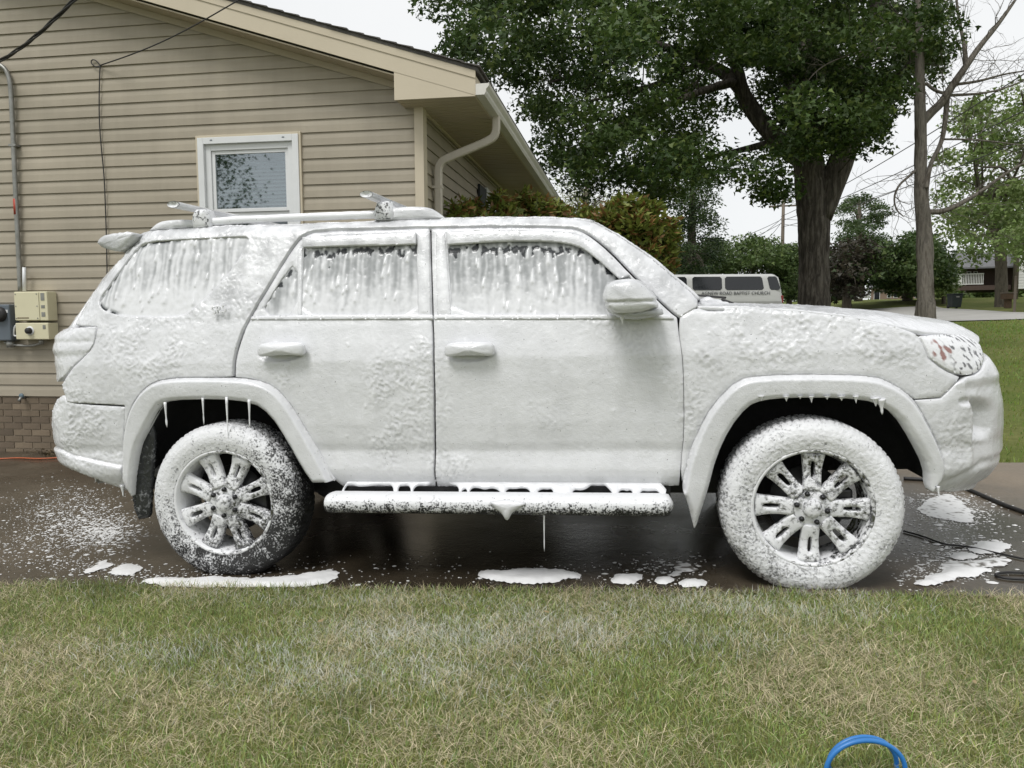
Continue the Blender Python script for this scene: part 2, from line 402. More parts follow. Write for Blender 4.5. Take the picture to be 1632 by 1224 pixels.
# corner boards, starter strip
mb = MB(); mb.box(XC, XC+.085, YW-.028, YW+.02, .48, ZSOF); mb.box(XC+.05, XC+.0855, YW+.0205, YW+.10, .48, ZSOF); mb.build('corner_board', M_TRIM, house)
XS = XC+.03                                             # face of the side wall
z = HB['zb']
while z < ZSOF-.02:
    z1 = min(z+HB['sp'], ZSOF); y0, y1 = YW+.10, YW+13.4
    V = [(XS+.017, y0, z), (XS+.017, y1, z), (XS+.016, y0, z+.012), (XS+.016, y1, z+.012), (XS, y0, z1), (XS, y1, z1), (XS-.03, y0, z), (XS-.03, y1, z), (XS-.03, y0, z1), (XS-.03, y1, z1)]
    obj('siding_plank', V, [(0, 1, 3, 2), (2, 3, 5, 4), (6, 7, 1, 0), (4, 5, 9, 8), (0, 2, 4, 8, 6), (1, 7, 9, 5, 3)], M_SIDING, house, smooth=False); z = z1
# soffits: rake soffit (sloped) and eave soffit boards with grooves
yf = YW-OV
rk = lambda x, off=0: ztop_wall(x)+off
mb = MB()
for i in range(28):
    xa = XC-.09-.31*i; xb = xa-.305
    mb.add([(xa, yf+.022, rk(xa)), (xb, yf+.022, rk(xb)), (xb, YW+.03, rk(xb)), (xa, YW+.03, rk(xa)), (xa, yf+.022, rk(xa)+.012), (xb, yf+.022, rk(xb)+.012), (xb, YW+.03, rk(xb)+.012), (xa, YW+.03, rk(xa)+.012)],
           [(0, 1, 2, 3), (4, 7, 6, 5), (0, 4, 5, 1), (2, 6, 7, 3), (1, 5, 6, 2), (0, 3, 7, 4)])
mb.add([(XC-.1, YW-.03, rk(XC-.1)-.06), (-9, YW-.03, rk(-9)-.06), (-9, YW-.02, rk(-9)-.06), (XC-.1, YW-.02, rk(XC-.1)-.06), (XC-.1, YW-.03, rk(XC-.1)-.001), (-9, YW-.03, rk(-9)-.001), (-9, YW-.02, rk(-9)-.001), (XC-.1, YW-.02, rk(XC-.1)-.001)],
       [(0, 1, 2, 3), (4, 7, 6, 5), (0, 4, 5, 1), (2, 6, 7, 3), (1, 5, 6, 2), (0, 3, 7, 4)])
mb.build('rake_soffit', M_SOFFIT, house)
y = yf+.022; i = 0
while y < YW+13.4:                                     # eave soffit panels, one by one
    yb = min(y+.30, YW+13.4); mb = MB(); mb.box(XC-.09, XE-.012, y+.004, yb, ZSOF, ZSOF+.014)
    for q in range(3): mb.box(XC-.09, XE-.012, y+.02+q*.095, y+.10+q*.095, ZSOF-.005, ZSOF-.0003)
    mb.build('soffit_panel', M_SOFFIT, house); y = yb
mb = MB(); mb.box(XS+.018, XS+.045, YW+.1, YW+13.4, ZSOF-.03, ZSOF-.006); mb.build('soffit_channel', M_TRIM, house)
# rake fascia, boxed return, eave fascia
def rf(x): return 3.545-(x+.40)*SL                      # lower edge of the rake board
HF = .205
mb = MB(); mb.prism([(XE+.005, rf(XE)), (-9, rf(-9)), (-9, rf(-9)+HF), (XE+.005, rf(XE)+HF)], lambda p, q, t: (p, t, q), yf, yf+.02); mb.build('rake_fascia', M_TRIM, house)
mb = MB(); mb.prism([(XE+.006, rf(XE)+HF-.062), (-9, rf(-9)+HF-.062), (-9, rf(-9)+HF+.004), (XE+.006, rf(XE)+HF+.004)], lambda p, q, t: (p, t, q), yf-.008, yf-.001); mb.build('drip_edge', M_TRIM, house)
xr0 = -.118
mb = MB(); mb.prism([(XE+.003, ZSOF-.004), (xr0, ZSOF-.004), (xr0, rf(xr0)+.02), (XE+.003, rf(XE)+.02)], lambda p, q, t: (p, t, q), yf+.003, yf+.025); mb.build('eave_return', M_TRIM, house)
mb = MB(); mb.box(XE-.012, XE+.006, yf+.026, YW+13.4, ZSOF-.004, ZSOF+.17); mb.build('eave_fascia', M_TRIM, house)
# roof: slab and shingle courses
def zr(x): return rf(x)+HF+.004
XRID = -6.5
roof = MB()
V = []
for y_ in (yf-.012, YW+13.7):
    V += [(XE+.03, y_, zr(XE+.03)), (XRID, y_, zr(XRID)), (XRID, y_, zr(XRID)+.03), (XE+.03, y_, zr(XE+.03)+.03)]
roof.add(V, [(0, 1, 2, 3), (7, 6, 5, 4), (0, 4, 5, 1), (2, 6, 7, 3), (1, 5, 6, 2), (0, 3, 7, 4)])
V = [(2*XRID-v[0], v[1], v[2]) for v in V]
roof.add(V, [(3, 2, 1, 0), (4, 5, 6, 7), (1, 5, 4, 0), (3, 7, 6, 2), (2, 6, 5, 1), (4, 7, 3, 0)])
roof = roof.build('roof', M_SHINGLE, house)
x = XE+.055
for i in range(50):
    x1 = x-.15; o_ = .002+.004*RNG.random(); e = .016+.012*RNG.random(); zz = zr(x)+.031
    V = []
    for y_ in (yf-.012-e, YW+13.7):
        V += [(x, y_, zr(x)+.031+o_), (x1-.02, y_, zr(x1-.02)+.0305), (x1-.02, y_, zr(x1-.02)+.0335), (x, y_, zr(x)+.043+o_)]
    obj('shingle_course', V, [(0, 1, 2, 3), (7, 6, 5, 4), (0, 4, 5, 1), (2, 6, 7, 3), (1, 5, 6, 2), (0, 3, 7, 4)], M_SHINGLE, roof, smooth=False); x = x1
    if x < XRID: break
# gutter (K profile) and downspout
gp = [(XE+.008, 3.30), (XE+.008, 3.215), (XE+.085, 3.215), (XE+.098, 3.24), (XE+.10, 3.262), (XE+.125, 3.29), (XE+.13, 3.315), (XE+.122, 3.318), (XE+.118, 3.295), (XE+.092, 3.264), (XE+.09, 3.243), (XE+.08, 3.223), (XE+.016, 3.223), (XE+.016, 3.30)]
gut = MB(); gut.prism(gp, lambda p, q, t: (p, t, q), yf-.01, YW+13.5)
gut.prism([(XE+.009, 3.31), (XE+.009, 3.216), (XE+.085, 3.216), (XE+.099, 3.24), (XE+.101, 3.262), (XE+.126, 3.29), (XE+.129, 3.312)], lambda p, q, t: (p, t, q), yf-.013, yf-.0105)
gut = gut.build('gutter', M_GUTTER, house)
def rect_tube(mb_, pts, a, b_):
    pts = [Vector(p) for p in pts]; V = []
    for i, p in enumerate(pts):
        d = (pts[min(i+1, len(pts)-1)]-pts[max(i-1, 0)]).normalized(); s_ = Vector((0, 1, 0)); u = s_.cross(d).normalized()
        for q, r_ in ((-1, -.7), (-.7, -1), (.7, -1), (1, -.7), (1, .7), (.7, 1), (-.7, 1), (-1, .7)): V.append(p+u*q*a/2+s_*r_*b_/2)
    F = [(i*8+k_, i*8+(k_+1) % 8, (i+1)*8+(k_+1) % 8, (i+1)*8+k_) for i in range(len(pts)-1) for k_ in range(8)]+[tuple(range(7, -1, -1)), tuple((len(pts)-1)*8+q for q in range(8))]
    mb_.add(V, F)
ys_ = 4.13
arc = chaikin([(XE+.055, ys_, 3.216), (XE+.055, ys_, 3.05), (XE-.02, ys_, 2.99), (XC+.24, ys_, 2.86), (XC+.10, ys_, 2.80), (XC+.10, ys_, 2.62), (XC+.10, ys_, 1.0), (XC+.10, ys_, .1)], 2, False)
sp_ = MB(); rect_tube(sp_, arc, .075, .06); sp_ = sp_.build('downspout', M_SPOUT, house)
for z in (2.55, 1.2): mb = MB(); mb.box(XC+.046, XC+.143, ys_-.036, ys_+.036, z, z+.025); mb.build('strap', M_SPOUT, sp_)
# window
wi = empty('window', parent=house)
x0, x1, z0, z1 = win['x0'], win['x1'], win['z0'], win['z1']
def frame(name, xa, xb, za, zb, w_, ya, yb, mat, par):
    mb_ = MB(); mb_.box(xa, xa+w_, ya, yb, za, zb); mb_.box(xb-w_, xb, ya, yb, za, zb); mb_.box(xa+w_, xb-w_, ya, yb, zb-w_, zb); mb_.box(xa+w_, xb-w_, ya, yb, za, za+w_)
    return bevel(mb_.build(name, mat, par), .003)
frame('trim_channel', x0, x1, z0, z1, .022, YW-.034, YW+.06, M_TRIM, wi)
frame('casing', x0+.0225, x1-.0225, z0+.0225, z1-.0225, .062, YW-.045, YW+.05, M_WHITE, wi)
frame('stop', x0+.085, x1-.085, z0+.085, z1-.085, .058, YW-.012, YW+.05, M_WHITE, wi)
xa, xb, za, zb = x0+.1435, x1-.1435, z0+.1435, z1-.1435; zm = za+(zb-za)*.5
frame('upper_sash', xa, xb, zm-.02, zb, .034, YW+.004, YW+.03, M_WHITE, wi)
frame('lower_sash', xa+.001, xb-.001, za, zm-.021, .036, YW+.02, YW+.045, M_WHITE, wi)
def glass_mat(name, tint=(.75, .8, .8), refl=.24):
    m, n, b = newmat(name); n.nodes.remove(b)
    g = nd(n, 'ShaderNodeBsdfGlossy'); g.inputs['Roughness'].default_value = .02; g.inputs['Color'].default_value = (.8, .86, .9, 1)
    t = nd(n, 'ShaderNodeBsdfTransparent'); t.inputs['Color'].default_value = (*tint, 1)
    x = nd(n, 'ShaderNodeMixShader'); x.inputs[0].default_value = refl
    n.links.new(t.outputs[0], x.inputs[1]); n.links.new(g.outputs[0], x.inputs[2]); n.links.new(x.outputs[0], n.nodes['Material Output'].inputs['Surface']); return m
M_GLASS = glass_mat('window_glass'); M_GLASS2 = glass_mat('screened_glass', (.45, .48, .48), .12)
mb = MB(); mb.box(xa+.034, xb-.034, YW+.015, YW+.019, zm+.014, zb-.034); mb.build('pane', M_GLASS, wi)
mb = MB(); mb.box(xa+.036, xb-.036, YW+.03, YW+.034, za+.036, zm-.058); mb.build('pane', M_GLASS2, wi)
bl = MB(); z = za+.04
while z < zb-.07:
    bl.add([(xa+.02, YW+.085, z), (xb-.02, YW+.085, z), (xb-.02, YW+.108, z+.027), (xa+.02, YW+.108, z+.027), (xa+.02, YW+.0855, z-.0012), (xb-.02, YW+.0855, z-.0012), (xb-.02, YW+.1085, z+.0258), (xa+.02, YW+.1085, z+.0258)], [(0, 1, 2, 3), (7, 6, 5, 4), (0, 4, 5, 1), (3, 2, 6, 7), (0, 3, 7, 4), (1, 5, 6, 2)]); z += .036
bl = bl.build('blind_slats', simple('blind', (.24, .25, .245), (.20, .21, .205), 5, .6), wi); bl['kind'] = 'stuff'
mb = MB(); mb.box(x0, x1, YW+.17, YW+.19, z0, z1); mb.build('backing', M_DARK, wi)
for xx in (x0+.17, x1-.17): mb = MB(); mb.box(xx-.012, xx+.012, YW-.0475, YW-.0452, z1-.055, z1-.045); mb.build('clip', M_GREYBOX, wi)
# shutter and window casing on the side wall
pts = [on_x(763, 293, XS+.03), on_x(778, 318, XS+.03)]
sh = MB(); y0, y1 = pts[0][1], pts[0][1]+.45
sh.box(XS+.018, XS+.045, y0, y1, 1.55, pts[0][2]); sh = sh.build('shutter', M_SHUT, house)
mb = MB(); mb.box(XS+.018, XS+.05, y1+.02, y1+.95, 1.55, pts[0][2]+.03); mb.build('side_window', M_WHITE, house)
# brick foundation: bricks one by one where the photograph shows them, the stretch behind the car joined
fnd = MB(); fnd.box(-9.5, XC-.02, YW+.009, YW+.2, -.6, .489); fnd.box(XC-.17, XC-.012, YW+.2, YW+13.4, -.6, .449); fnd = fnd.build('foundation', M_MORTAR, house)
bme = MB(); bme.box(0, .203, 0, .05, 0, .057); bme = bme.build('tmp', M_BRICK); bm_a = bme.data; bpy.data.objects.remove(bme)
bm_b = bm_a.copy(); bm_b.materials[0] = M_BRICK2
rest = MB()
for r_ in range(12):
    z = .489-.014-.0677*(r_+1)+.01; off = .1065*(r_ % 2)
    for c in range(46):
        x = -9.4+c*.213+off
        if x+.2 > XC-.02: break
        if -5.4 < x < -1.0 and z > -.25:
            b_ = bpy.data.objects.new('brick', bm_a if RNG.random() < .55 else bm_b); b_.location = (x+float(RNG.normal(0, .0015)), YW-.001+float(RNG.normal(0, .0012)), z); link(b_, fnd)
        else: rest.box(x, x+.203, YW-.001, YW+.04, z, z+.057)
rest = rest.build('brickwork', M_BRICK2, fnd); rest['kind'] = 'stuff'
rebase(house, (XC, YW, .0)); tag(house, 'single-storey house with tan vinyl siding, brick base and white gutter', 'house')

# ------------------------------------------------------------------ service equipment on the wall
def boxy(name, x0, x1, y0, y1, z0, z1, mat, par, bv=.006): m_ = MB(); m_.box(x0, x1, y0, y1, z0, z1); return bevel(m_.build(name, mat, par), bv)
def wallbox(px0, py0, px1, py1, pr): a = on_y(px0, py0, YW-pr); b = on_y(px1, py1, YW-pr); return a[0], b[0], b[2], a[2]
t = empty('transfer_switch'); x0, x1, z0, z1 = wallbox(22, 465, 77, 511, .15)
boxy('cabinet', x0, x1, YW-.15, YW-.012, z0, z1, M_BOX, t, .008); boxy('cover', x0+.005, x1-.09, YW-.158, YW-.1505, z0+.006, z1-.006, M_BOX, t, .004)
for xx in (x0+.02, x1-.11):
    for zz in (z0+.025, (z0+z1)/2, z1-.025): mb = MB(); mb.lathe([(YW-.1615, .0001), (YW-.1615, .006), (YW-.1583, .007)], 8, 'y', (xx, 0, zz)); mb.build('screw', M_STEEL, t)
for zz, h in ((z1-.09, .075), (z0+.125, .03), (z0+.04, .045)): boxy('label_plate', x1-.07, x1-.03, YW-.1535, YW-.1503, zz, zz+h, M_STEEL, t, .001)
xl0, xl1 = x0+.03, x0+.16
boxy('nameplate', xl0, xl1, YW-.1595, YW-.1582, z0+.022, z0+.034, simple('print_brown', (.09, .06, .03), (.25, .2, .12), 130, .6), t, .0004)
rebase(t, (x0, YW, z0)); tag(t, 'large beige utility cabinet on siding, upper of two', 'electrical box')
t = empty('meter_disconnect'); a0, a1, b0, b1 = wallbox(24, 513.5, 78, 541, .155)
boxy('cabinet', a0, a1, YW-.155, YW-.012, b0, b1-.008, M_BOX, t, .008)
zc = (b0+b1)/2; xk = float(on_y(47.5, 527, YW-.16)[0])
mb = MB(); mb.lathe([(YW-.156, .045), (YW-.162, .044), (YW-.162, .03)], 28, 'y', (xk, 0, zc)); mb.build('dial_plate', M_WHITE, t, True)
mb = MB(); mb.lathe([(YW-.20, .0001), (YW-.20, .026), (YW-.195, .030), (YW-.162, .031)], 20, 'y', (xk, 0, zc)); mb.build('dial', M_BLACK, t, True)
mb = MB(); mb.tube(chaikin([(a0-.004, YW-.1, b1-.03), (a0-.05, YW-.1, b1-.03), (a0-.075, YW-.1, b0+.06), (a0-.07, YW-.1, b0+.035), (a0-.02, YW-.1, b0+.035), (a0-.004, YW-.1, b0+.05)], 2, False), .010, 8); mb.build('handle', M_WHITE, t, True)
boxy('label_plate', a1-.06, a1-.03, YW-.1585, YW-.1553, b1-.07, b1-.03, M_STEEL, t, .001)
mb = MB(); mb.tube([(a0+.22, YW-.08, b0), (a0+.22, YW-.08, b0-.05)], .025, 10); mb.tube(chaikin([(a0+.22, YW-.08, b0-.04), (a0+.1, YW-.08, b0-.07), (a0-.1, YW-.08, b0-.06), (a0-.2, YW-.08, b0-.03)], 2, False), .012, 8); mb.build('fitting', M_STEEL, t, True)
rebase(t, (a0, YW, b0)); tag(t, 'smaller beige box with black round dial below larger cabinet', 'electrical box')
t = empty('meter_box'); p = on_y(14, 485, YW-.14); q = on_y(15, 543, YW-.14)
boxy('cabinet', p[0]-.38, p[0], YW-.14, YW-.012, q[2], p[2], M_GREYBOX, t, .012)
mb = MB(); mb.lathe([(YW-.19, .0001), (YW-.19, .05), (YW-.18, .07), (YW-.14, .075)], 24, 'y', (p[0]-.10, 0, p[2]-.10)); mb.build('meter_dome', M_BLACK, t, True)
boxy('label_plate', p[0]-.055, p[0]-.015, YW-.1435, YW-.1403, p[2]-.085, p[2]-.055, M_WHITE, t, .001)
mb = MB(); mb.tube([(p[0]-.06, YW-.08, q[2]), (p[0]-.06, YW-.08, q[2]-.07)], .04, 12); mb.build('conduit_hub', M_STEEL, t, True)
rebase(t, (p[0], YW, q[2])); tag(t, 'dark grey electric meter box beside beige cabinets on siding', 'electrical box')
t = empty('conduit'); path = [on_y(a, b, YW-.05) for a, b in ((-60, 96), (-12, 99), (6, 106), (15, 122), (18, 150), (20, 200), (25.5, 320), (32.5, 464))]
pp = chaikin(path, 2, False)
mb = MB(); mb.tube(pp, .0225, 10); mb.build('pipe', M_STEEL, t, True)
i0 = [on_y(24.8, 317, YW-.05), on_y(26.2, 342, YW-.05)]; mb = MB(); mb.tube(i0, .0235, 10); mb.build('tape', M_RED, t, True)
a = on_y(20.5, 232, YW-.05); mb = MB(); mb.box(a[0]-.03, a[0]+.05, YW-.075, YW-.0, a[2]-.01, a[2]+.012); mb.build('clamp', M_STEEL, t)
rebase(t, tuple(path[-1])); tag(t, 'grey steel conduit with red tape running up the siding', 'conduit')
a, b = on_y(38.5, 426, YW-.08), on_y(38.8, 464, YW-.08); mb = MB(); mb.tube([a, b], .017, 8); o = mb.build('antenna_stub', M_WHITE, None, True); tag(o, 'short white stub pipe standing on top of beige cabinet', 'pipe')
t = empty('wall_spigot'); p = on_y(34, 634, YW-.05)
mb = MB(); mb.tube([(p[0], YW+.01, p[2]), (p[0], YW-.06, p[2]), (p[0], YW-.085, p[2]-.03)], .014, 8); mb.build('spout', M_STEEL, t, True)
mb = MB(); mb.lathe([(YW-.055, .0001), (YW-.055, .025), (YW-.045, .028), (YW-.04, .0001)], 12, 'y', (p[0], 0, p[2]+.02)); mb.build('handle', simple('blue_grey', (.12, .17, .2), None, 5, .5), t, True)
rebase(t, (p[0], YW, p[2])); tag(t, 'small metal water tap at the top of brick base', 'tap')
# cables
def cable(name, pts, r, label, cat, mat=M_BLACK, it=2, n=6):
    pts = chaikin(pts, it, False); mb_ = MB(); mb_.tube(pts, r, n); o = mb_.build(name, mat, None, True); tag(o, label, cat); return o
a = on_y(-25, 110, YW-.06); b = on_y(118, 0, YW-.9)
mb = MB()
for ph in (0, 2.1, 4.2):
    pts = []
    for s in np.linspace(0, 2.6, 60):
        p = a+(b-a)*s; p[2] -= .06*math.sin(min(s, 1)*math.pi); q = 11*s+ph
        pts.append((p[0], p[1]+.012*math.cos(q), p[2]+.012*math.sin(q)))
    mb.tube(pts, .0085, 6)
o = mb.build('service_drop', M_BLACK, None, True); tag(o, 'thick twisted black service cable rising from the conduit head', 'cable')
a = on_y(160, 104, YW-.03); b = on_y(380, 0, YW-.75)
pts = [a+(b-a)*s-np.array([0, 0, .05*math.sin(min(s, 1)*math.pi)]) for s in np.linspace(0, 2.6, 24)]
cable('phone_line', pts, .0062, 'thin dark overhead line crossing the rake board of house', 'cable')
lp = [on_y(x_, y_, YW-.03) for x_, y_ in ((161, 106), (152, 107), (146, 102), (145, 97), (149, 94.5), (155, 98), (160, 105), (159, 112), (158, 150), (158, 190), (161, 232), (166, 280), (168, 330), (170, 390), (171, 470), (172, 560))]
cable('wall_cable', lp, .0058, 'thin black cable with small loop hanging down the siding', 'cable')
# ------------------------------------------------------------------ the SUV under soap foam
TH = R(1.24)                                         # the driveway climbs towards the street
RC = np.array([[math.cos(TH), 0, -math.sin(TH)], [0, 1, 0], [math.sin(TH), 0, math.cos(TH)]])   # car local -> world
CL = RC.T @ CAM
def rayl(px, py): return RC.T @ ray(px, py)
def cy(px, py, y): d = rayl(px, py); return CL+d*((y-CL[1])/d[1])
def projl(P):
    c = (np.asarray(P)-CL) @ (RC.T @ M)
    return np.stack([816+FPX*c[:, 0]/c[:, 2], 612+FPX*c[:, 1]/c[:, 2]], 1)
YC = .94; WB = 2.79; HUB = .365
_wz = np.linspace(.2, 2.0, 361)
_wt = np.interp(_wz, [.2, .40, .46, .50, .53, .56, .62, .66, .75, .95, 1.06, 1.10, 1.22, 1.27, 1.40, 1.55, 1.72, 2.0],
                     [.16, .12, .075, .050, .044, .047, .053, .042, .032, .026, .028, .036, .062, .078, .115, .16, .215, .30])
_k = np.exp(-np.linspace(-2, 2, 9)**2); _k /= _k.sum(); _wt = np.convolve(np.pad(_wt, 4, mode='edge'), _k, 'valid')
TOPPX = [(205, 384), (222, 373), (241, 367), (300, 362), (380, 359), (460, 357), (598, 352), (706, 347), (800, 346), (880, 346), (922, 348), (945, 352), (962, 360), (994, 380), (1043, 414), (1100, 463), (1112, 476), (1125, 490)]
_tp = np.array([cy(a, b, .27) for a, b in TOPPX]); _tx = np.linspace(_tp[0, 0]-.3, _tp[-1, 0]+.3, 400)
_tz = np.interp(_tx, _tp[:, 0], _tp[:, 2]); _tz = np.convolve(np.pad(_tz, 4, mode='edge'), _k, 'valid')
def ztop(x): return np.interp(x, _tx, _tz)
ROLL = .075
def Wf(x, z):
    y = np.interp(z, _wz, _wt); h = np.clip((z-(ztop(x)-ROLL))/ROLL, 0, 1)*(z > 1.24)*(x < 2.42)
    return y+ROLL*(1-np.sqrt(np.maximum(0, 1-h**2)))
# rear and front corners: the plan curve is fitted so that the outline of each height falls where the photograph has it
AR, BR, LR = .30, .42, .57; UF, BF, LF = 3.08, .62, .84
def rear_curve(ur, z, n=40):
    f = np.linspace(0, math.pi/2, n); return np.stack([ur-AR*np.sin(f), Wf(np.full(n, ur), np.full(n, z))+BR*(1-np.cos(f)), np.full(n, z)], 1)
def front_curve(a, z, n=40):
    f = np.linspace(0, math.pi/2, n); return np.stack([UF+a*np.sin(f), Wf(np.full(n, UF), np.full(n, z))+BF*(1-np.cos(f)), np.full(n, z)], 1)
rs = []
for px, py in ((215, 384), (200, 398), (188, 411), (165, 441), (143, 474), (124, 503), (113, 519), (100, 529), (90, 537), (86, 560), (88, 590), (90, 615), (89, 640), (85, 655), (84, 675), (86, 698), (90, 716), (97, 733), (110, 742)):
    z = cy(px, py, .16)[2]; lo, hi = -2.0, .6
    for _ in range(40):
        m_ = (lo+hi)/2
        if projl(rear_curve(m_, z))[:, 0].min() < px: lo = m_
        else: hi = m_
    rs.append((z, lo))
rs = np.array(sorted(rs)); fs = []
for px, py in ((1535, 533), (1548, 541), (1560, 551), (1577, 574), (1590, 602), (1598, 640), (1600, 680), (1598, 720), (1591, 745), (1577, 765), (1560, 775)):
    z = cy(px, py, .33)[2]; lo, hi = .05, 1.2
    for _ in range(40):
        m_ = (lo+hi)/2
        if projl(front_curve(m_, z))[:, 0].max() > px: hi = m_
        else: lo = m_
    fs.append((z, lo))
fs = np.array(sorted(fs))
def URf(z): return np.interp(z, rs[:, 0], rs[:, 1])
def AFf(z): return np.interp(z, fs[:, 0], fs[:, 1])
def S(u, z):
    u = np.asarray(u, float); z = np.asarray(z, float); ur = URf(z); af = AFf(z); lowz = z < 1.24
    t = np.clip((ur-u)/LR, 0, 1)*math.pi/2; ex = np.maximum(0, ur-u-LR)
    tf = np.where(lowz, np.clip((u-UF)/LF, 0, 1), 0)*math.pi/2; exf = np.where(lowz, np.maximum(0, u-UF-LF), 0)
    x = np.where(u < ur, ur-AR*np.sin(t), np.where((u > UF) & lowz, UF+af*np.sin(tf), u))
    y = Wf(np.clip(u, ur, np.where(lowz, UF, 9)), z)+BR*(1-np.cos(t))+ex+BF*(1-np.cos(tf))+exf
    return np.stack([x, y, z], -1)
def ucr(z): ur = URf(z); return ur-LR-(YC-np.interp(z, _wz, _wt)-BR)      # u of the centre line, rear / front
def ucf(z): return UF+LF+(YC-np.interp(z, _wz, _wt)-BF)
def tr(pts, Sf=None):                                 # photo outline -> (u,z) on the body side
    Sf = Sf or S; out = []
    for q in pts:
        if len(q) == 3: out.append((q[1], q[2])); continue
        p = cy(q[0], q[1], .1); u, z = p[0], p[2]
        if u > UF+.25: u = UF+.25
        for _ in range(30):
            e = 1e-4; P = Sf(np.array([u, u+e, u]), np.array([z, z, z+e])); J = projl(P); r_ = np.array(q)-J[0]
            A = np.array([(J[1]-J[0])/e, (J[2]-J[0])/e]).T
            try: d = np.linalg.solve(A+np.eye(2)*1e-3, r_)
            except Exception: break
            d = np.clip(d, -.12, .12); u += d[0]; z += d[1]
            if abs(r_).max() < .02: break
        out.append((u, z))
    return np.array(out)
WHITE = np.array([.80, .805, .825]); THIN_SHADE = np.array([.43, .435, .445])
CLUMPS = [(625, 610, .20), (640, 700, .22), (250, 560, .30), (300, 450, .3), (720, 740, .16), (1230, 520, .35), (1400, 545, .25), (140, 690, .3), (450, 590, .12), (1290, 500, .3), (330, 400, .3), (100, 660, .3), (670, 560, .1), (1120, 560, .16)]
_cl = [(cy(a, b, .05)[0], cy(a, b, .05)[2], r_) for a, b, r_ in CLUMPS]
def foam(P, amp=1.0, base=0.0):
    x, y, z = P[:, 0], P[:, 1], P[:, 2]
    m = sstep(.08, .40, fbm(P*2.3+5.1, 2))*.55+base
    for a, b, r_ in _cl: m = np.maximum(m, .85*sstep(1.15, .25, np.hypot(x-a, z-b)/r_)*sstep(-.35, .15, noise(P*9+a)))
    m = np.clip(m, 0, 1.1)
    q = P+.014*np.stack([noise(P*20+1), noise(P*20+40), noise(P*20+80)], 1)
    rd = np.clip(1-np.abs(noise(q*44))*2.9, 0, 1)**1.5; rd2 = np.clip(1-np.abs(noise(q*88+9))*2.4, 0, 1)
    bl = np.clip(noise(q*36+55), 0, 1)*1.6
    l = np.clip(.55*rd+.25*rd2+.45*bl, 0, 1.2); lump = l*.0105
    Q = P*np.array([30, 30, 2.6]); dr = np.clip(noise(Q+7)+.3*noise(Q*2.3), 0, 1)
    blob = np.clip(noise(P*34+31)-.38, 0, 1)*.03
    wl = np.clip(fbm(P*13+90, 2), -.2, 1)
    d = .0036*fbm(P*5.5, 2)+.0016*wl+.0010*fbm(P*48, 2)+m*lump+.0020*dr+blob*.6
    th = .70+m*(.75*l-.42)+.16*fbm(P*4+70, 2)+.10*dr+2.2*blob*8+.16*wl-.10*np.clip(-noise(Q*.8+3), 0, 1)  # valleys between lumps greyer: thin foam, plus their shading put into the colour
    up_ = sstep(1.22, 1.36, z); bt = fbm(P*11+23, 3); th = th+up_*(.75*np.clip(bt, -.5, .6)-.12); d = d+up_*.004*np.clip(bt, 0, 1)
    return d*amp, np.clip(th, 0, 1)
def panel(name, outline, mat, parent, holes=(), Sf=None, res=.0072, off=0.0, amp=1.0, base=0.0, skirt=.03, smooth_it=2, colf=None, dispf=None, both=False, offf=None, raw=False, edge=.004):
    Sf = Sf or S
    O = np.asarray(outline, float) if raw else tr(outline, Sf); O = softpoly(O, smooth_it); H = [chaikin(tr(h, Sf), smooth_it) for h in holes]
    UV, T = cdt(O, H, res); B = np.concatenate([resample(O, res)]+[resample(h, res) for h in H])
    e = 2e-4; P = Sf(UV[:, 0], UV[:, 1]); du = Sf(UV[:, 0]+e, UV[:, 1])-Sf(UV[:, 0]-e, UV[:, 1]); dz = Sf(UV[:, 0], UV[:, 1]+e)-Sf(UV[:, 0], UV[:, 1]-e)
    N = np.cross(du, dz); N /= np.linalg.norm(N, axis=1)[:, None]+1e-12
    bd = bdist(UV, B)
    if dispf is None: d, th = foam(P, amp, base)
    else: d, th = dispf(P, UV)
    d = d+off-edge*(1-sstep(0, .02, bd))
    if offf is not None: d = d+offf(UV, bd)
    V = P+N*d[:, None]
    c = THIN_SHADE+(WHITE-THIN_SHADE)*th[:, None] if colf is None else colf(P, UV, th)
    E = border(T); n = len(V); bi = np.unique(E); mp = -np.ones(n, int); mp[bi] = n+np.arange(len(bi))
    V2 = V[bi]-N[bi]*skirt; Fs = np.stack([E[:, 0], E[:, 1], mp[E[:, 1]]], 1)[:, ::-1]; Fs2 = np.stack([E[:, 0], mp[E[:, 1]], mp[E[:, 0]]], 1)[:, ::-1]
    Vn = np.concatenate([V, V2]); Fn = np.concatenate([T, Fs, Fs2]); cn = np.concatenate([c, c[bi]])
    if both:
        Vm = Vn.copy(); Vm[:, 1] = 2*YC-Vm[:, 1]; Fn = np.concatenate([Fn, Fn[:, ::-1]+len(Vn)]); Vn = np.concatenate([Vn, Vm]); cn = np.concatenate([cn, cn])
    o = obj(name, Vn, Fn, mat, parent, True, cn)
    if not both and parent is not None: far_copy(o, parent)
    return o
def far_copy(o, parent):
    c = o.copy(); COL.objects.link(c); c.parent = parent; c.scale = (1, -1, 1); c.location = (0, 2*YC, 0); return c
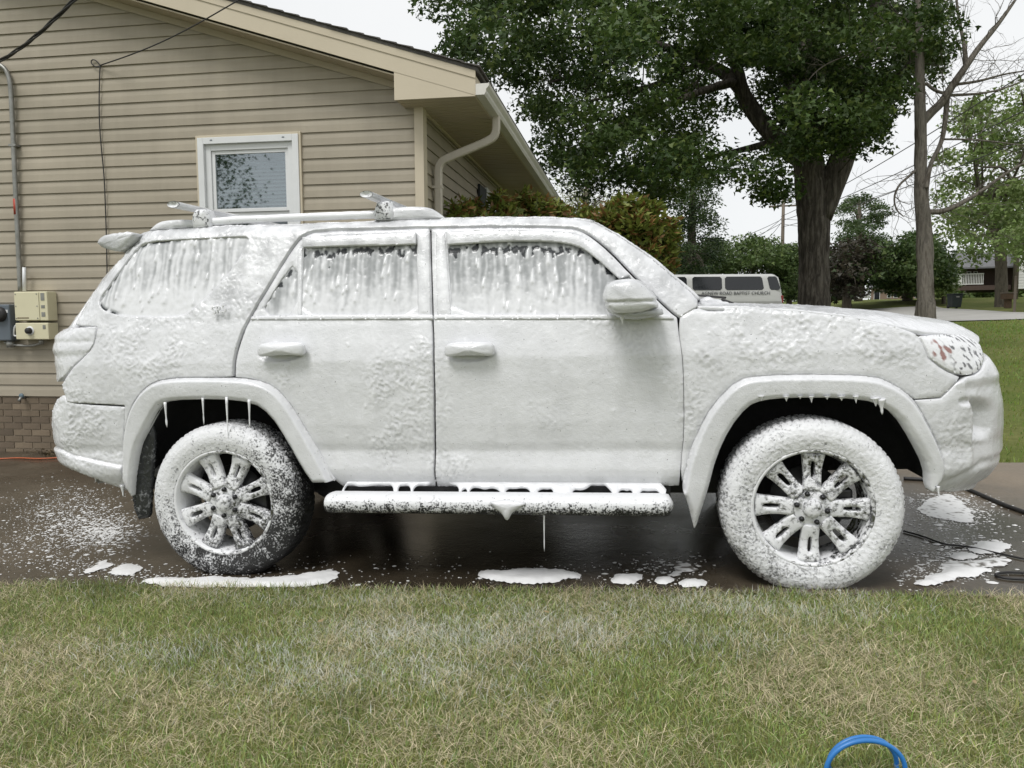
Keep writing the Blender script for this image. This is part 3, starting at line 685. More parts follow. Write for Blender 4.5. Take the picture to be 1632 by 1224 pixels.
def foam_mat():
    m, n, b = newmat('soap_foam'); a = nd(n, 'ShaderNodeAttribute'); a.attribute_name = 'col'; v = coords(n)
    spk = tex(n, v, 105, 2, .5); pits = ramp(n, spk, [(.235, (.22, .22, .22)), (.275, (1, 1, 1))])
    x = nd(n, 'ShaderNodeMix'); x.data_type = 'RGBA'; x.blend_type = 'MULTIPLY'; x.inputs[0].default_value = 1
    n.links.new(a.outputs['Color'], x.inputs[6]); n.links.new(pits, x.inputs[7]); n.links.new(x.outputs[2], b.inputs['Base Color'])
    b.inputs['Roughness'].default_value = .20; b.inputs['Specular IOR Level'].default_value = .6; b.inputs['Coat Weight'].default_value = .25; b.inputs['Coat Roughness'].default_value = .08
    b.inputs['Subsurface Weight'].default_value = .0
    h = mathn(n, 'ADD', mathn(n, 'MULTIPLY', tex(n, v, 55, 4, .6, .3), 1.0), mathn(n, 'MULTIPLY', tex(n, v, 240, 2), .25)); vo = nd(n, 'ShaderNodeTexVoronoi'); vo.inputs['Scale'].default_value = 210; n.links.new(v, vo.inputs['Vector'])
    h = mathn(n, 'ADD', h, mathn(n, 'MULTIPLY', vo.outputs['Distance'], -.35)); bump(n, b, h, .34, .006); return m
M_FOAM = foam_mat()
M_GLASSFOAM = attr_mat('foam_streaked_glass', .22, spec=.5, bs=.15, bscale=120, bdist_=.002)
def foam_over(name, c0, rough0, metal, scale, cover, gz=0, gx=0, gy=0, soft=.05, c1=(.74, .745, .76), bumpd=.004, det=3):
    """soap foam in flecks over another surface; cover and its gradients are in object coordinates"""
    m, n, b = newmat(name); v = coords(n); sx = nd(n, 'ShaderNodeSeparateXYZ'); n.links.new(v, sx.inputs[0])
    f = tex(n, v, scale, det, .62); f2 = tex(n, v, scale*.18, 2)
    t = mathn(n, 'MULTIPLY_ADD', sx.outputs[2], gz, cover); t = mathn(n, 'MULTIPLY_ADD', sx.outputs[0], gx, t); t = mathn(n, 'MULTIPLY_ADD', sx.outputs[1], gy, t)
    t = mathn(n, 'ADD', t, mathn(n, 'MULTIPLY_ADD', f2, .5, -.25))
    g = mathn(n, 'SUBTRACT', t, f); mk = nd(n, 'ShaderNodeMapRange'); mk.inputs[1].default_value = -soft; mk.inputs[2].default_value = soft; n.links.new(g, mk.inputs[0]); mk = mk.outputs[0]
    n.links.new(mixc(n, mk, c0, c1), b.inputs['Base Color'])
    for s, a_, b_ in (('Roughness', rough0, .45), ('Metallic', metal, 0)):
        r_ = nd(n, 'ShaderNodeMapRange'); r_.inputs[3].default_value = a_; r_.inputs[4].default_value = b_; n.links.new(mk, r_.inputs[0]); n.links.new(r_.outputs[0], b.inputs[s])
    bump(n, b, mathn(n, 'ADD', mk, mathn(n, 'MULTIPLY', f, .8)), .8, bumpd); return m
suv = empty('suv', (0, 0, 0), (0, -TH, 0)); tag(suv, 'white SUV covered all over in soap foam parked on the wet driveway', 'car')
# --- outlines traced from the photograph
FL_R_OUT = [(534, 766), (517, 736), (485, 680), (459, 638), (436, 615), (406, 604), (354, 601), (282, 601), (246, 607), (223, 625), (207, 651), (198, 687), (197, 736), (203, 772)]
FL_R_IN = [(213, 790), (215, 752), (221, 712), (232, 688), (253, 647), (272, 637), (354, 635), (406, 641), (433, 661), (459, 700), (485, 748), (500, 768)]
FL_F_OUT = [(1480, 781), (1503, 757), (1505, 734), (1481, 678), (1456, 634), (1424, 611), (1393, 599), (1305, 596), (1207, 598), (1176, 606), (1148, 631), (1123, 664), (1099, 720), (1086, 775)]
FL_F_IN = [(1128, 778), (1141, 727), (1162, 682), (1190, 647), (1214, 637), (1253, 633), (1340, 633), (1396, 640), (1428, 661), (1453, 699), (1477, 745), (1478, 772)]
QWIN = [(158, 476), (170, 461), (192, 429), (219, 395), (236, 385), (300, 381), (388, 377), (397, 379), (396, 386), (379, 415), (354, 449), (320, 483), (300, 499), (276, 505), (197, 504), (170, 497), (158, 488)]
RWIN = [(484, 379), (570, 375), (664, 371), (665, 440), (665, 503), (570, 503), (481, 503), (482, 440)]
RWIN2 = [(474, 412), (475, 502), (415, 502), (440, 455)]
FWIN = [(712, 371), (800, 369), (896, 371), (933, 381), (970, 409), (1004, 441), (1040, 482), (1052, 502), (880, 502), (722, 502), (716, 440)]
TAILP = [(155, 520), (152, 545), (142, 563), (97, 611)]
zt_, zb_ = cy(100, 527, .16)[2], cy(97, 611, .16)[2]
# side panel: quarter, roof rail and pillar in one stamping
top = [(a, b+1.0) for a, b in TOPPX[1:-1]]
panel('side_panel', [(121, 517), (165, 443), (190, 409), (214, 381)]+top+[(1112, 488), (1084, 505), (1066, 491), (1030, 457), (1009, 436), (973, 398), (947, 377), (927, 365), (905, 360.5), (800, 359.5), (690, 361), (600, 362), (506, 365), (486, 370.5), (470, 384), (436, 438), (395, 508), (381, 535), (372, 565), (370, 600)]
      + FL_R_OUT[6:12]+[(199, 646), (125, 642), (108, 640), (100, 613)]+TAILP[::-1][1:], M_FOAM, suv, [QWIN], base=.22, smooth_it=1, edge=.0015)
def handle_cup(UV, bd):
    r_ = 0
    for px in (446, 747): c = tr([(px, 561)])[0]; q = ((UV[:, 0]-c[0])/.115)**2+((UV[:, 1]-c[1]+.012)/.036)**2; r_ = r_-.016*sstep(1.15, .35, q)
    return r_
panel('rear_door', [(400, 507), (439, 441), (473, 387), (488, 374.5), (507, 369), (600, 366), (684, 364), (685.5, 430), (687.5, 505), (689.5, 560), (691, 650), (694, 776), (600, 776), (546, 776)]+FL_R_OUT[0:6]+[(375, 601), (376, 570), (386, 537)], M_FOAM, suv, [RWIN, RWIN2], smooth_it=1, offf=handle_cup)
panel('front_door', [(687.5, 364), (800, 362.5), (905, 363.5), (925, 368), (945, 380), (970, 401), (1006, 439), (1030, 462), (1068, 498), (1079, 506), (1081.5, 530), (1087, 565), (1089, 600), (1090, 690), (1084.5, 745), (1082, 775), (900, 776), (697.2, 776), (695, 650), (693, 560), (691, 505), (689, 430)], M_FOAM, suv, [FWIN], smooth_it=1, offf=handle_cup, amp=.9)
HLINE = [(1084, 503), (1110, 489), (1180, 491), (1270, 496), (1380, 509), (1455, 529)]
HEAD = [(1466, 536), (1500, 532), (1540, 534), (1556, 546), (1566, 572), (1558, 594), (1534, 599), (1506, 588), (1482, 570)]
panel('fender', HLINE+[(1466, 538), (1480, 571), (1504, 590), (1530, 601), (1500, 633), (1458, 636)]+FL_F_OUT[5:13]+[(1087, 768), (1085, 745), (1091, 690), (1090, 600), (1088, 565), (1082, 530)], M_FOAM, suv, base=.15, smooth_it=1)
zt0 = cy(1560, 549, .33)[2]
_f1 = tr([(1567, 668)])[0]; _f2 = tr([(1536, 640)])[0]; _f3 = tr([(1560, 735)])[0]
def fog(UV, bd):
    u, z = UV[:, 0]-_f1[0], UV[:, 1]-_f1[1]
    d = -.055*sstep(-.060, -.040, u+.25*z*z/.1)*sstep(.11, -.03, u)*sstep(.105, .03, np.abs(z+.15*u))
    d = d-.012*sstep(1, .3, ((UV[:, 0]-_f2[0])/.026)**2+((UV[:, 1]-_f2[1])/.02)**2)
    d = d+.010*np.exp(-((u+.085+.10*z)/.014)**2)*sstep(.26, .14, np.abs(z))                      # upright crease
    d = d+.010*sstep(-.02, .03, z-.16)*sstep(.30, .2, z)-.008*np.exp(-((z+.20+.5*np.clip(-u, 0, .2))/.018)**2)
    return d
panel('front_bumper', [(1459, 638), (1501, 635), (1532, 602), (1559, 596), (1568, 573), ('uz', UF+.9, zt0-.02), ('uz', ucf(.9), zt0-.02), ('uz', ucf(.6), .50), ('uz', UF+.9, .46), (1560, 776), (1520, 784), (1482, 783), (1503, 758), (1506, 734), (1482, 678)], M_FOAM, suv, base=.05, smooth_it=1, both=True, amp=1.1, offf=fog)
def head_col(P, UV, th):
    c0 = UV.mean(0); q = np.stack([UV[:, 0]*46+UV[:, 1]*20, UV[:, 0]*0+3, UV[:, 1]*34-UV[:, 0]*14], 1); h = noise(q)+.35*noise(q*2.3)
    c = WHITE+np.zeros((len(UV), 3)); a = _hd[0]
    rr = sstep(.30, .42, noise(np.stack([UV[:, 0]*34, UV[:, 0]*0+7, UV[:, 1]*30], 1))+.55*np.exp(-((UV[:, 0]-a[0])**2+(UV[:, 1]-a[1])**2)/.0016))*sstep(.07, .045, np.hypot(UV[:, 0]-a[0], UV[:, 1]-a[1]))
    c = c*(1-rr[:, None])+np.array([.30, .15, .13])*rr[:, None]
    dk = .92*sstep(.13, .20, h)*sstep(a[0]+.0, a[0]+.05, UV[:, 0]); return c*(1-dk[:, None])+np.array([.035, .035, .04])*dk[:, None]
_hd = tr([(1503, 560)])
panel('headlight', HEAD, M_FOAM, suv, res=.006, off=.004, amp=.6, colf=head_col, base=.3)
_wfl = np.interp(_wz, [.2, .45, .7, .95, 1.1, 2.0], [.07, .05, .036, .028, .036, .3])
def S_fl(u, z):
    P = S(u, z); z = np.asarray(z, float); P[..., 1] += np.where(z < 1.0, np.interp(z, _wz, _wfl)-np.interp(z, _wz, _wt), 0); return P
def flare_off(UV, bd, out): d = bdist(UV, out); return .034*sstep(0, .022, d)-.010*sstep(.05, .16, d)
for OUT_, IN_ in ((FL_R_OUT, FL_R_IN), (FL_F_OUT, FL_F_IN)):
    ob = resample(chaikin(tr(OUT_), 2, False), .008, False)
    panel('fender_flare', OUT_+([(1095, 797), (1102, 826), (1106, 841), (1109, 838), (1114, 822), (1121, 800)] if IN_ is FL_F_IN else [])+IN_, M_FOAM, suv, Sf=S_fl, smooth_it=1, amp=.45, skirt=.05, offf=lambda UV, bd: flare_off(UV, bd, ob)-.012*(1-sstep(0, .018, bd))*sstep(.02, .05, bdist(UV, ob)))
# tail: lamp, bumper, tailgate
panel('tail_lamp', [(154, 521), (151, 545), (141, 562), (97, 609), ('uz', float(URf(zb_))-LR*.75, zb_+.01), ('uz', float(URf(zt_))-LR*.75, zt_-.01), ('uz', float(URf(zt_))-LR*.3, zt_+.005)], M_FOAM, suv, base=.25, smooth_it=1, off=.002, offf=lambda UV, bd: .010*sstep(zt_-.135, zt_-.095, UV[:, 1])-.007-.004*np.exp(-((UV[:, 1]-zt_+.06)/.012)**2), edge=.0015)
_lp = tr([(100, 716), (114, 724), (150, 733), (197, 743)]); _lp = _lp[np.argsort(_lp[:, 0])]
def lower_step(UV, bd): dz = UV[:, 1]-np.interp(UV[:, 0], _lp[:, 0], _lp[:, 1]); return .012*sstep(.004, -.012, dz)-.006*np.exp(-(dz/.005)**2)
panel('rear_bumper', [(126, 645), (199, 649), (197, 690), (196, 736), (202, 773), (210, 782), (180, 771), (150, 759), (122, 748), ('uz', float(URf(.55))-LR*.6, .56), ('uz', float(ucr(.6)), .56), ('uz', float(ucr(.8)), .83), ('uz', float(URf(.83))-LR*.6, .83), (100, 630), (108, 639)], M_FOAM, suv, base=.25, smooth_it=1, both=True, offf=lower_step)
zg = cy(120, 518, .1)[2]; z1_ = cy(212, 382, .2)[2]
panel('tailgate', [(118, 517), (162, 443), (187, 409), (212, 380), ('uz', float(ucr(z1_)), z1_+.02), ('uz', float(ucr(.9)), .84), ('uz', float(URf(.84))-LR*.8, .84), ('uz', float(URf(zb_))-LR*.78, zb_+.01), ('uz', float(URf(zt_))-LR*.78, zt_), ('uz', float(URf(zt_))-LR*.2, zt_+.012)], M_FOAM, suv, res=.014, base=.2, smooth_it=1, both=True)
# --- glass with streaked foam, rain guards
def glass_panel(name, outline, topfade, seed, res=.005, off=-.010, nb=60, thick=0.0, edgedark=False):
    O = tr(outline); OB = resample(chaikin(O, 2), .01); rng = np.random.default_rng(seed); lo, hi = O.min(0), O.max(0)
    bl_ = [(rng.uniform(lo[0], hi[0]), lo[1]+(hi[1]-lo[1])*rng.beta(2, 1.6), rng.uniform(.004, .008)*(1+rng.random()**4)) for _ in range(nb)]
    def f(P, UV):
        x, z = UV[:, 0], UV[:, 1]; zt = np.interp(x, *_upper(O)); k_ = np.clip((zt-z)/(hi[1]-lo[1]), 0, 1)
        wv = .02*noise(np.stack([x*9, x*0+seed, z*9], 1)); x2 = x+wv
        st = noise(np.stack([x2*52, x*0+seed, z*2.6], 1)); st2 = noise(np.stack([x2*24, x*0+seed+9, z*3.4], 1)); fb = fbm(np.stack([x*34, x*0+seed, z*26], 1), 3)
        dkn = noise(np.stack([x*30, x*0+seed+4, z*24], 1))+.4*noise(np.stack([x*62, x*0+seed+5, z*50], 1))
        low = sstep(.35, .9, k_); t = .52+.52*st+.28*st2+.20*fb+low*(.34-.36*st-.1*st2)+thick
        band = np.exp(-((k_-.20)/.085)**2)*1.0+.35*np.exp(-((k_-.38)/.10)**2)
        dark = topfade*sstep(.42, .52, band*.50+.62*dkn); film = sstep(.13, .05, k_)*topfade
        t = t*(1-.75*film)+film*.22
        if edgedark: bdd = bdist(UV, OB); dark = np.maximum(dark, sstep(.030, .006, bdd)*sstep(.0, .25, dkn+.25)*sstep(hi[0]-.25, hi[0]-.5, x)*sstep(.92, .75, k_))
        t = np.clip(t, .32, 1.6)*(1-dark)
        d = .0052*np.clip(t, 0, 1.3)+.0014*fb
        bb = np.zeros(len(x))
        for a, b, r_ in bl_:
            q = ((x-a)/r_)**2+((z-b)/np.where(z > b, r_*4.5, r_*1.1))**2; m_ = q < 6; bb[m_] = np.maximum(bb[m_], np.exp(-q[m_]))
        return d+bb*.0065, np.clip(t+bb*.55, 0, 1.6)
    def cf(P, UV, t):
        g = np.array([.022, .026, .028]); film = np.array([.30, .31, .315]); a = sstep(.12, .26, t)[:, None]; b = sstep(.34, .95, t)[:, None]
        return (g*(1-a)+film*a)*(1-b)+np.array([.70, .705, .72])*b
    return panel(name, outline, M_GLASSFOAM, suv, res=res, off=off, dispf=f, colf=cf, skirt=.01, smooth_it=2, edge=.0)
def _upper(O):
    xs_ = np.linspace(O[:, 0].min(), O[:, 0].max(), 40); Q = resample(O, .01); out = []
    for x in xs_: m_ = np.abs(Q[:, 0]-x) < .03; out.append(Q[m_, 1].max() if m_.any() else Q[:, 1].max())
    return xs_, np.array(out)
def grow(P, k_): P = np.array(P, float); c = P.mean(0); return [tuple(c+(p-c)*(1+k_/np.linalg.norm(p-c))) for p in P]
glass_panel('quarter_window', grow(QWIN, 1.5), .0, 3, nb=34, thick=.16, edgedark=True)
glass_panel('rear_window', grow(RWIN, 1.5), 1.0, 5, nb=40)
glass_panel('vent_window', grow(RWIN2, 1.5), .8, 8, nb=8)
glass_panel('front_window', grow(FWIN, 1.5), 1.0, 13, nb=46)
for nm, o_ in (('rain_guard', [(484, 380), (570, 376), (664, 372), (664, 391), (600, 393), (540, 394), (485, 396)]),
               ('rain_guard', [(711, 370.5), (800, 369), (896, 370.5), (933, 380), (970, 408), (1004, 441), (987, 446), (945, 408), (921, 393), (881, 386), (800, 386), (715, 392)])):
    panel(nm, o_, M_FOAM, suv, res=.007, off=.022, base=.05, amp=.8, skirt=.014, smooth_it=1)
for o_ in ([(483, 502), (665, 502), (690, 502), (690, 509), (400, 510), (402, 505)], [(692, 502), (1050, 502), (1072, 503), (1074, 509), (692, 509)]):
    panel('belt_moulding', o_, M_FOAM, suv, res=.006, off=.010, amp=.3, skirt=.02, smooth_it=1)
for o_ in ([(474.5, 398), (482, 394), (481, 503), (475, 503)], [(666, 372), (684, 371), (686, 503), (667, 503)], [(695, 372), (709, 371), (719, 502), (697, 502)]):
    panel('door_pillar', o_, M_FOAM, suv, res=.007, off=.006, amp=.5, skirt=.012, smooth_it=1)
# --- hood, roof, windshield
hp = [S(*[np.array([v]) for v in q])[0] for q in tr([(1112, 488), (1180, 490), (1270, 495), (1380, 508), (1455, 528), (1500, 531), (1545, 538), (1560, 549)])]
sil = [(1112, 482), (1170, 487), (1300, 490), (1400, 499), (1480, 513), (1530, 529), (1552, 541), (1563, 551)]
E_ = chaikin(hp, 2, False); E_ = resample(E_, .012, False); L_ = np.linspace(0, 1, len(E_))
hs = np.array([cy(a, b, .55) for a, b in sil]); hl = np.linspace(0, 1, len(hs))
zc_ = np.interp(E_[:, 0], hs[:, 0], hs[:, 2]); zc_ = np.maximum(zc_, E_[:, 2]+.012)
fx = E_[:, 0]+(np.clip((E_[:, 0]-2.9)/.5, 0, 1)**2)*.09
rows = []
for t in np.linspace(0, 1, 60):
    k_ = 1-(1-t)**3.2; rows.append(np.stack([E_[:, 0]+(fx-E_[:, 0])*k_, E_[:, 1]+(YC-E_[:, 1])*t, E_[:, 2]+(zc_-E_[:, 2])*(1-(1-t)**5)+.012*t], 1))
def grid_part(name, rows, mat, amp=1.0, base=.1, flip=False, lip=True):
    G = np.array(rows); a, b = G.shape[:2]; P = G.reshape(-1, 3); d0 = np.gradient(G, axis=0); d1 = np.gradient(G, axis=1)
    N = np.cross(d0, d1).reshape(-1, 3); N /= np.linalg.norm(N, axis=1)[:, None]+1e-9
    if N[:, 2].mean() < 0: N = -N; flip = True
    d, th = foam(P, amp, base); V = P+N*d[:, None]; i = np.arange(a*b).reshape(a, b)
    Q = np.stack([i[:-1, :-1], i[1:, :-1], i[1:, 1:], i[:-1, 1:]], -1).reshape(-1, 4)
    if flip: Q = Q[:, ::-1]
    Vm = V.copy(); Vm[:, 1] = 2*YC-Vm[:, 1]; c = THIN_SHADE+(WHITE-THIN_SHADE)*th[:, None]
    o = obj(name, np.concatenate([V, Vm]), np.concatenate([Q, Q[:, ::-1]+len(V)]), mat, suv, True, np.concatenate([c, c]))
    m_ = o.modifiers.new('solid', 'SOLIDIFY'); m_.thickness = .018; m_.offset = -1; return o
grid_part('hood', rows, M_FOAM, 1.0, .1)
def top_rows(x0, x1, crown, bow, nx, n=46):
    x = np.linspace(x0, x1, nx); z = ztop(x)-.002; y = Wf(x, z); out = []
    for t in np.linspace(0, 1, n): k_ = 1-(1-t)**2.2; out.append(np.stack([x+bow*k_, y+(YC-y)*t, z+crown*k_], 1))
    return out
xrf = cy(945, 352, .27)[0]; xr0_ = cy(222, 373, .27)[0]; xw1 = cy(1112, 476, .27)[0]
grid_part('roof', top_rows(xr0_-.02, xrf, .035, 0, 170), M_FOAM, 1.1, .3)
grid_part('windshield', top_rows(xrf+.006, xw1, .0, .03, 70), M_FOAM, 1.0, .3)
# --- generic cushion: outline in car x,z extruded across y with rounded edges
def pillow(name, outline, y0, y1, mat, parent=suv, inset=.25, n=7, amp=.8, base=.2, res=.012, far=True, col=None, crease=None, dome=.006, sharp=50):
    O = resample(softpoly(outline, 3 if sharp > 100 else 2, sharp), res); c = O.mean(0); k_ = len(O); V = []
    for i in range(n):
        t = i/(n-1); e = 1-inset*(abs(2*t-1)**3.5); y = y0+(y1-y0)*t
        for p in O: q = c+(p-c)*e; V.append((q[0], y, q[1]))
    F = [(i*k_+j, i*k_+(j+1) % k_, (i+1)*k_+(j+1) % k_, (i+1)*k_+j) for i in range(n-1) for j in range(k_)]
    sgn = 1 if y1 > y0 else -1; e0 = 1-inset; nr = max(2, int(min(np.ptp(O[:, 0]), np.ptp(O[:, 1]))*.5*e0/res))
    for side, first in ((0, 0), (1, (n-1)*k_)):
        prev = first
        for r_ in range(1, nr):
            f_ = 1-r_/nr; y = (y0 if side == 0 else y1)+(-1 if side == 0 else 1)*sgn*dome*(1-f_**2); st_ = len(V)
            V += [(c[0]+(p[0]-c[0])*e0*f_, y, c[1]+(p[1]-c[1])*e0*f_) for p in O]
            F += [(prev+j, prev+(j+1) % k_, st_+(j+1) % k_, st_+j) for j in range(k_)]; prev = st_
        V.append((c[0], (y0 if side == 0 else y1)+(-1 if side == 0 else 1)*sgn*dome, c[1])); F += [(prev+(j+1) % k_, prev+j, len(V)-1) for j in range(k_)]
    V = np.array(V); me = mesh(V, F); bm = bmesh.new(); bm.from_mesh(me); bmesh.ops.recalc_face_normals(bm, faces=bm.faces); bm.to_mesh(me); bm.free()
    N = np.empty(len(V)*3, np.float32); me.vertices.foreach_get('normal', N); N = N.reshape(-1, 3)
    d, th = foam(V, amp, base)
    if crease is not None: d = d-.007*np.exp(-((V[:, 2]-crease)/.006)**2)+.004*(V[:, 2] > crease); th = th*np.where(V[:, 2] < crease-.03, .75, 1)
    V2 = (V+N*d[:, None]).astype(np.float32); me.vertices.foreach_set('co', V2.ravel())
    cc = THIN_SHADE+(WHITE-THIN_SHADE)*th[:, None] if col is None else np.tile(col, (len(V), 1)); cc = np.c_[cc, np.ones(len(cc))].astype(np.float32)
    at = me.color_attributes.new('col', 'FLOAT_COLOR', 'POINT'); at.data.foreach_set('color', cc.ravel()); me.update()
    o = obj(name, me, None, mat, parent)
    if far and parent is suv: far_copy(o, suv)
    return o
def xz(pts, y): return np.array([cy(a, b, y)[[0, 2]] for a, b in pts])
pillow('spoiler', xz([(161, 388), (166, 379), (178, 374), (216, 371), (224, 373), (214, 386), (200, 400), (186, 402), (168, 396)], .24), .20, 2*YC-.20, M_FOAM, inset=.08, n=30, far=False)
# handles
for px in (446, 747):
    c = cy(px, 559, -.02); u = np.linspace(-1, 1, 25); V = []
    O = [(c[0]-.118, c[2]), (c[0]-.112, c[2]+.032), (c[0]-.06, c[2]+.040), (c[0]+.06, c[2]+.040), (c[0]+.112, c[2]+.032), (c[0]+.118, c[2]), (c[0]+.112, c[2]-.028), (c[0]+.06, c[2]-.022), (c[0]-.06, c[2]-.022), (c[0]-.112, c[2]-.028)]
    pillow('door_handle', np.array(O), -.030, .034, M_FOAM, inset=.25, n=9, amp=.4, res=.006, dome=.010, sharp=200)
# mirror
MY = -.13
mo = [(962, 478), (965, 458), (972, 450), (985, 447), (1010, 445), (1024, 451), (1040, 468), (1049, 482), (1049, 490), (1022, 500), (985, 501), (967, 493)]
o = pillow('wing_mirror', xz(mo, MY), MY-.07, .06, M_FOAM, inset=.16, n=13, amp=.8, base=.05, res=.007, dome=.02, crease=cy(1000, 481, MY)[2])
lo_ = [(965, 489), (985, 498), (1020, 500), (1046, 493), (1056, 492), (1058, 501), (1036, 506), (1010, 509), (986, 506), (970, 498)]
pillow('mirror_base', xz(lo_, MY+.03), MY-.03, .08, M_FOAM, inset=.3, n=9, amp=.5, res=.008, col=(.42, .43, .43))
# roof rails, feet, crossbars, clamps
RY = .30
for q in ([(240, 368), (252, 357), (268, 351.5), (300, 350), (320, 353), (322, 361), (300, 364)], [(606, 353), (614, 338), (630, 331.5), (660, 330), (684, 330.5), (698, 338), (711, 349)]):
    pillow('rail_foot', xz(q, RY), RY-.025, RY+.03, M_FOAM, inset=.12, amp=.6, res=.01)
bar = np.array([cy(a, b, RY) for a, b in ((312, 355.5), (380, 350.5), (460, 347), (540, 344), (622, 341))]); bar = resample(bar, .02, False)
mb = MB(); mb.tube(bar, .0185, 10); me = mesh(mb.V, mb.F); V = np.array(mb.V); N = V-np.repeat(bar, 10, 0); N /= np.linalg.norm(N, axis=1)[:, None]; d, th = foam(V, .8, .3)
o = obj('roof_rail', V+N*d[:, None], mb.F, M_FOAM, suv, True, np.tile(WHITE, (len(V), 1))); far_copy(o, suv)
M_CLAMP = foam_over('foam_on_black_plastic', (.05, .05, .052), .4, 0, 60, .62, soft=.06)
for px, py, cpx, cpy in ((276, 326, 321, 349), (584, 309.5, 611, 336)):
    a = cy(px, py, .17); pts = [(a[0], a[1]+t, a[2]+.020*t) for t in np.linspace(0, 1.52, 60)]
    V = []; F = []
    for i, p in enumerate(pts):
        for k_ in range(14): g = 2*math.pi*k_/14; V.append((p[0]+.034*math.cos(g), p[1], p[2]+.0165*math.sin(g)))
    F = [(i*14+k_, i*14+(k_+1) % 14, (i+1)*14+(k_+1) % 14, (i+1)*14+k_) for i in range(59) for k_ in range(14)]+[tuple(59*14+k_ for k_ in range(14))]
    V = np.array(V); C_ = np.repeat(np.array(pts), 14, 0); N = V-C_; N /= np.linalg.norm(N, axis=1)[:, None]; d, th = foam(V, .6, .2)
    cb = obj('crossbar', V+N*d[:, None], F, M_FOAM, suv, True, THIN_SHADE+(WHITE-THIN_SHADE)*th[:, None]); tag(cb, 'oval foam-coated crossbar')
    mb = MB(); mb.lathe([(a[1]+.012, .0001), (a[1]+.004, .45), (a[1]-.002, .95)], 14, 'y'); W_ = [(a[0]+.034*v[0], v[1], a[2]+.0165*v[2]) for v in mb.V]; obj('end_cap', W_, mb.F, M_CLAMP, cb)
    c = cy(cpx, cpy, RY-.03)
    for yy, ss in ((RY, 1), (2*YC-RY, -1)):
        dz = .022*(yy-.17); q = np.array([(c[0]-.045, c[2]-.048), (c[0]-.05, c[2]+.0), (c[0]-.03, c[2]+.045), (c[0]+.035, c[2]+.045), (c[0]+.05, c[2]+.0), (c[0]+.045, c[2]-.045)])
        pillow('clamp', q+np.array([0, dz if ss < 0 else 0]), yy-.045, yy+.045, M_CLAMP, inset=.2, amp=1.2, base=.4, res=.01, far=False)
# badge
def text_mesh(txt, size, depth_, mat, parent, name, mtx):
    cu = bpy.data.curves.new('txt', 'FONT'); cu.body = txt; cu.size = size; cu.extrude = depth_; cu.align_x = 'CENTER'; cu.align_y = 'CENTER'; cu.resolution_u = 3
    to = bpy.data.objects.new('txt', cu); COL.objects.link(to); bpy.context.view_layer.update()
    me = bpy.data.meshes.new_from_object(to.evaluated_get(bpy.context.evaluated_depsgraph_get())); bpy.data.objects.remove(to)
    me.transform(mtx); me.materials.clear(); return obj(name, me, None, mat, parent)
bp = cy(354, 494, .085); M_CHROME = foam_over('foam_on_chrome', (.35, .35, .36), .25, .9, 90, .78)
text_mesh('SR5', .052, .006, M_CHROME, suv, 'badge', Matrix.Translation((bp[0], .058, bp[2])) @ Matrix.Rotation(R(90), 4, 'X') @ Matrix.Rotation(R(8), 4, 'Z'))
# cowl with wiper
cwl = xz([(1108, 486), (1116, 476), (1126, 474), (1140, 478), (1165, 486), (1150, 490)], .35)
pillow('cowl', cwl, .28, 2*YC-.28, M_FOAM, inset=.1, n=20, amp=1.5, base=.5, far=False)
w0, w1 = cy(1150, 481, .4), cy(1176, 487, .42); mb = MB(); mb.tube([w0-np.array([.0, 0, -.012]), w1], .007, 6); mb.tube([w0+np.array([.02, .02, .02]), w0+np.array([-.1, .5, .05])], .006, 6); mb.build('wiper', M_BLACK, suv, True)
# --- lower side: foam web between sill and step, running board
def S_web(u, z): z = np.asarray(z, float); u = np.asarray(u, float); return np.stack([u, .085-(.475-z)/.10*.11, z], -1)
hol = []
for x0, x1, y0, y1, pk in ((168, 372, 334, 370, None), (385, 440, 335, 367, None), (444, 634, 334, 367, 545), (639, 665, 348, 372, None), (669, 799, 346, 371, None), (813, 920, 347, 371, None), (943, 1010, 348, 366, None), (1081, 1247, 349, 372, 1188), (1266, 1328, 352, 372, None), (1351, 1440, 354, 381, None)):
    a, b, t_, s_ = 480+x0/2.511, 480+x1/2.511, 640+y0/2.511-1.5, 640+y1/2.511+5; n_ = max(4, int((b-a)/9)); rr = np.random.default_rng(x0)
    up = [(a+(b-a)*(i+.5)/n_, t_+rr.uniform(-1.2, 2.5)-(7.5 if pk and abs(480+pk/2.511-(a+(b-a)*(i+.5)/n_)) < 13 else 0)) for i in range(n_)]
    dnn = [(a+(b-a)*(i+.5)/n_, s_+rr.uniform(-1.5, 1)) for i in range(n_)][::-1]; hol.append([(a, (t_+s_)/2)]+up+[(b, (t_+s_)/2)]+dnn)
panel('foam_web', [(556, 764), (700, 764), (900, 765), (1050, 766), (1062, 780), (1058, 799), (900, 799), (700, 799), (540, 799), (545, 780)], M_FOAM, suv, hol, Sf=S_web, res=.008, amp=.4, skirt=.012, smooth_it=2, off=.004)
M_STEP = foam_over('foam_on_step', (.016, .016, .016), .5, 0, 130, .55, gz=4.5, soft=.07)
sa, sb = cy(512, 806, -.07), cy(1074, 808, -.07); n_ = 90; V = []
zc0 = (sa[2]+sb[2])/2
for i in range(n_):
    t = i/(n_-1); x = sa[0]+(sb[0]-sa[0])*t; q_ = min(1, min(t, 1-t)/.022); e = max(.25, math.sqrt(1-(1-q_)**2.4))
    for k_ in range(20):
        g = 2*math.pi*k_/20; cx_, sx_ = math.cos(g), math.sin(g); V.append((x, -.005+.085*e*np.sign(cx_)*abs(cx_)**.75, .046*e*np.sign(sx_)*abs(sx_)**.7))
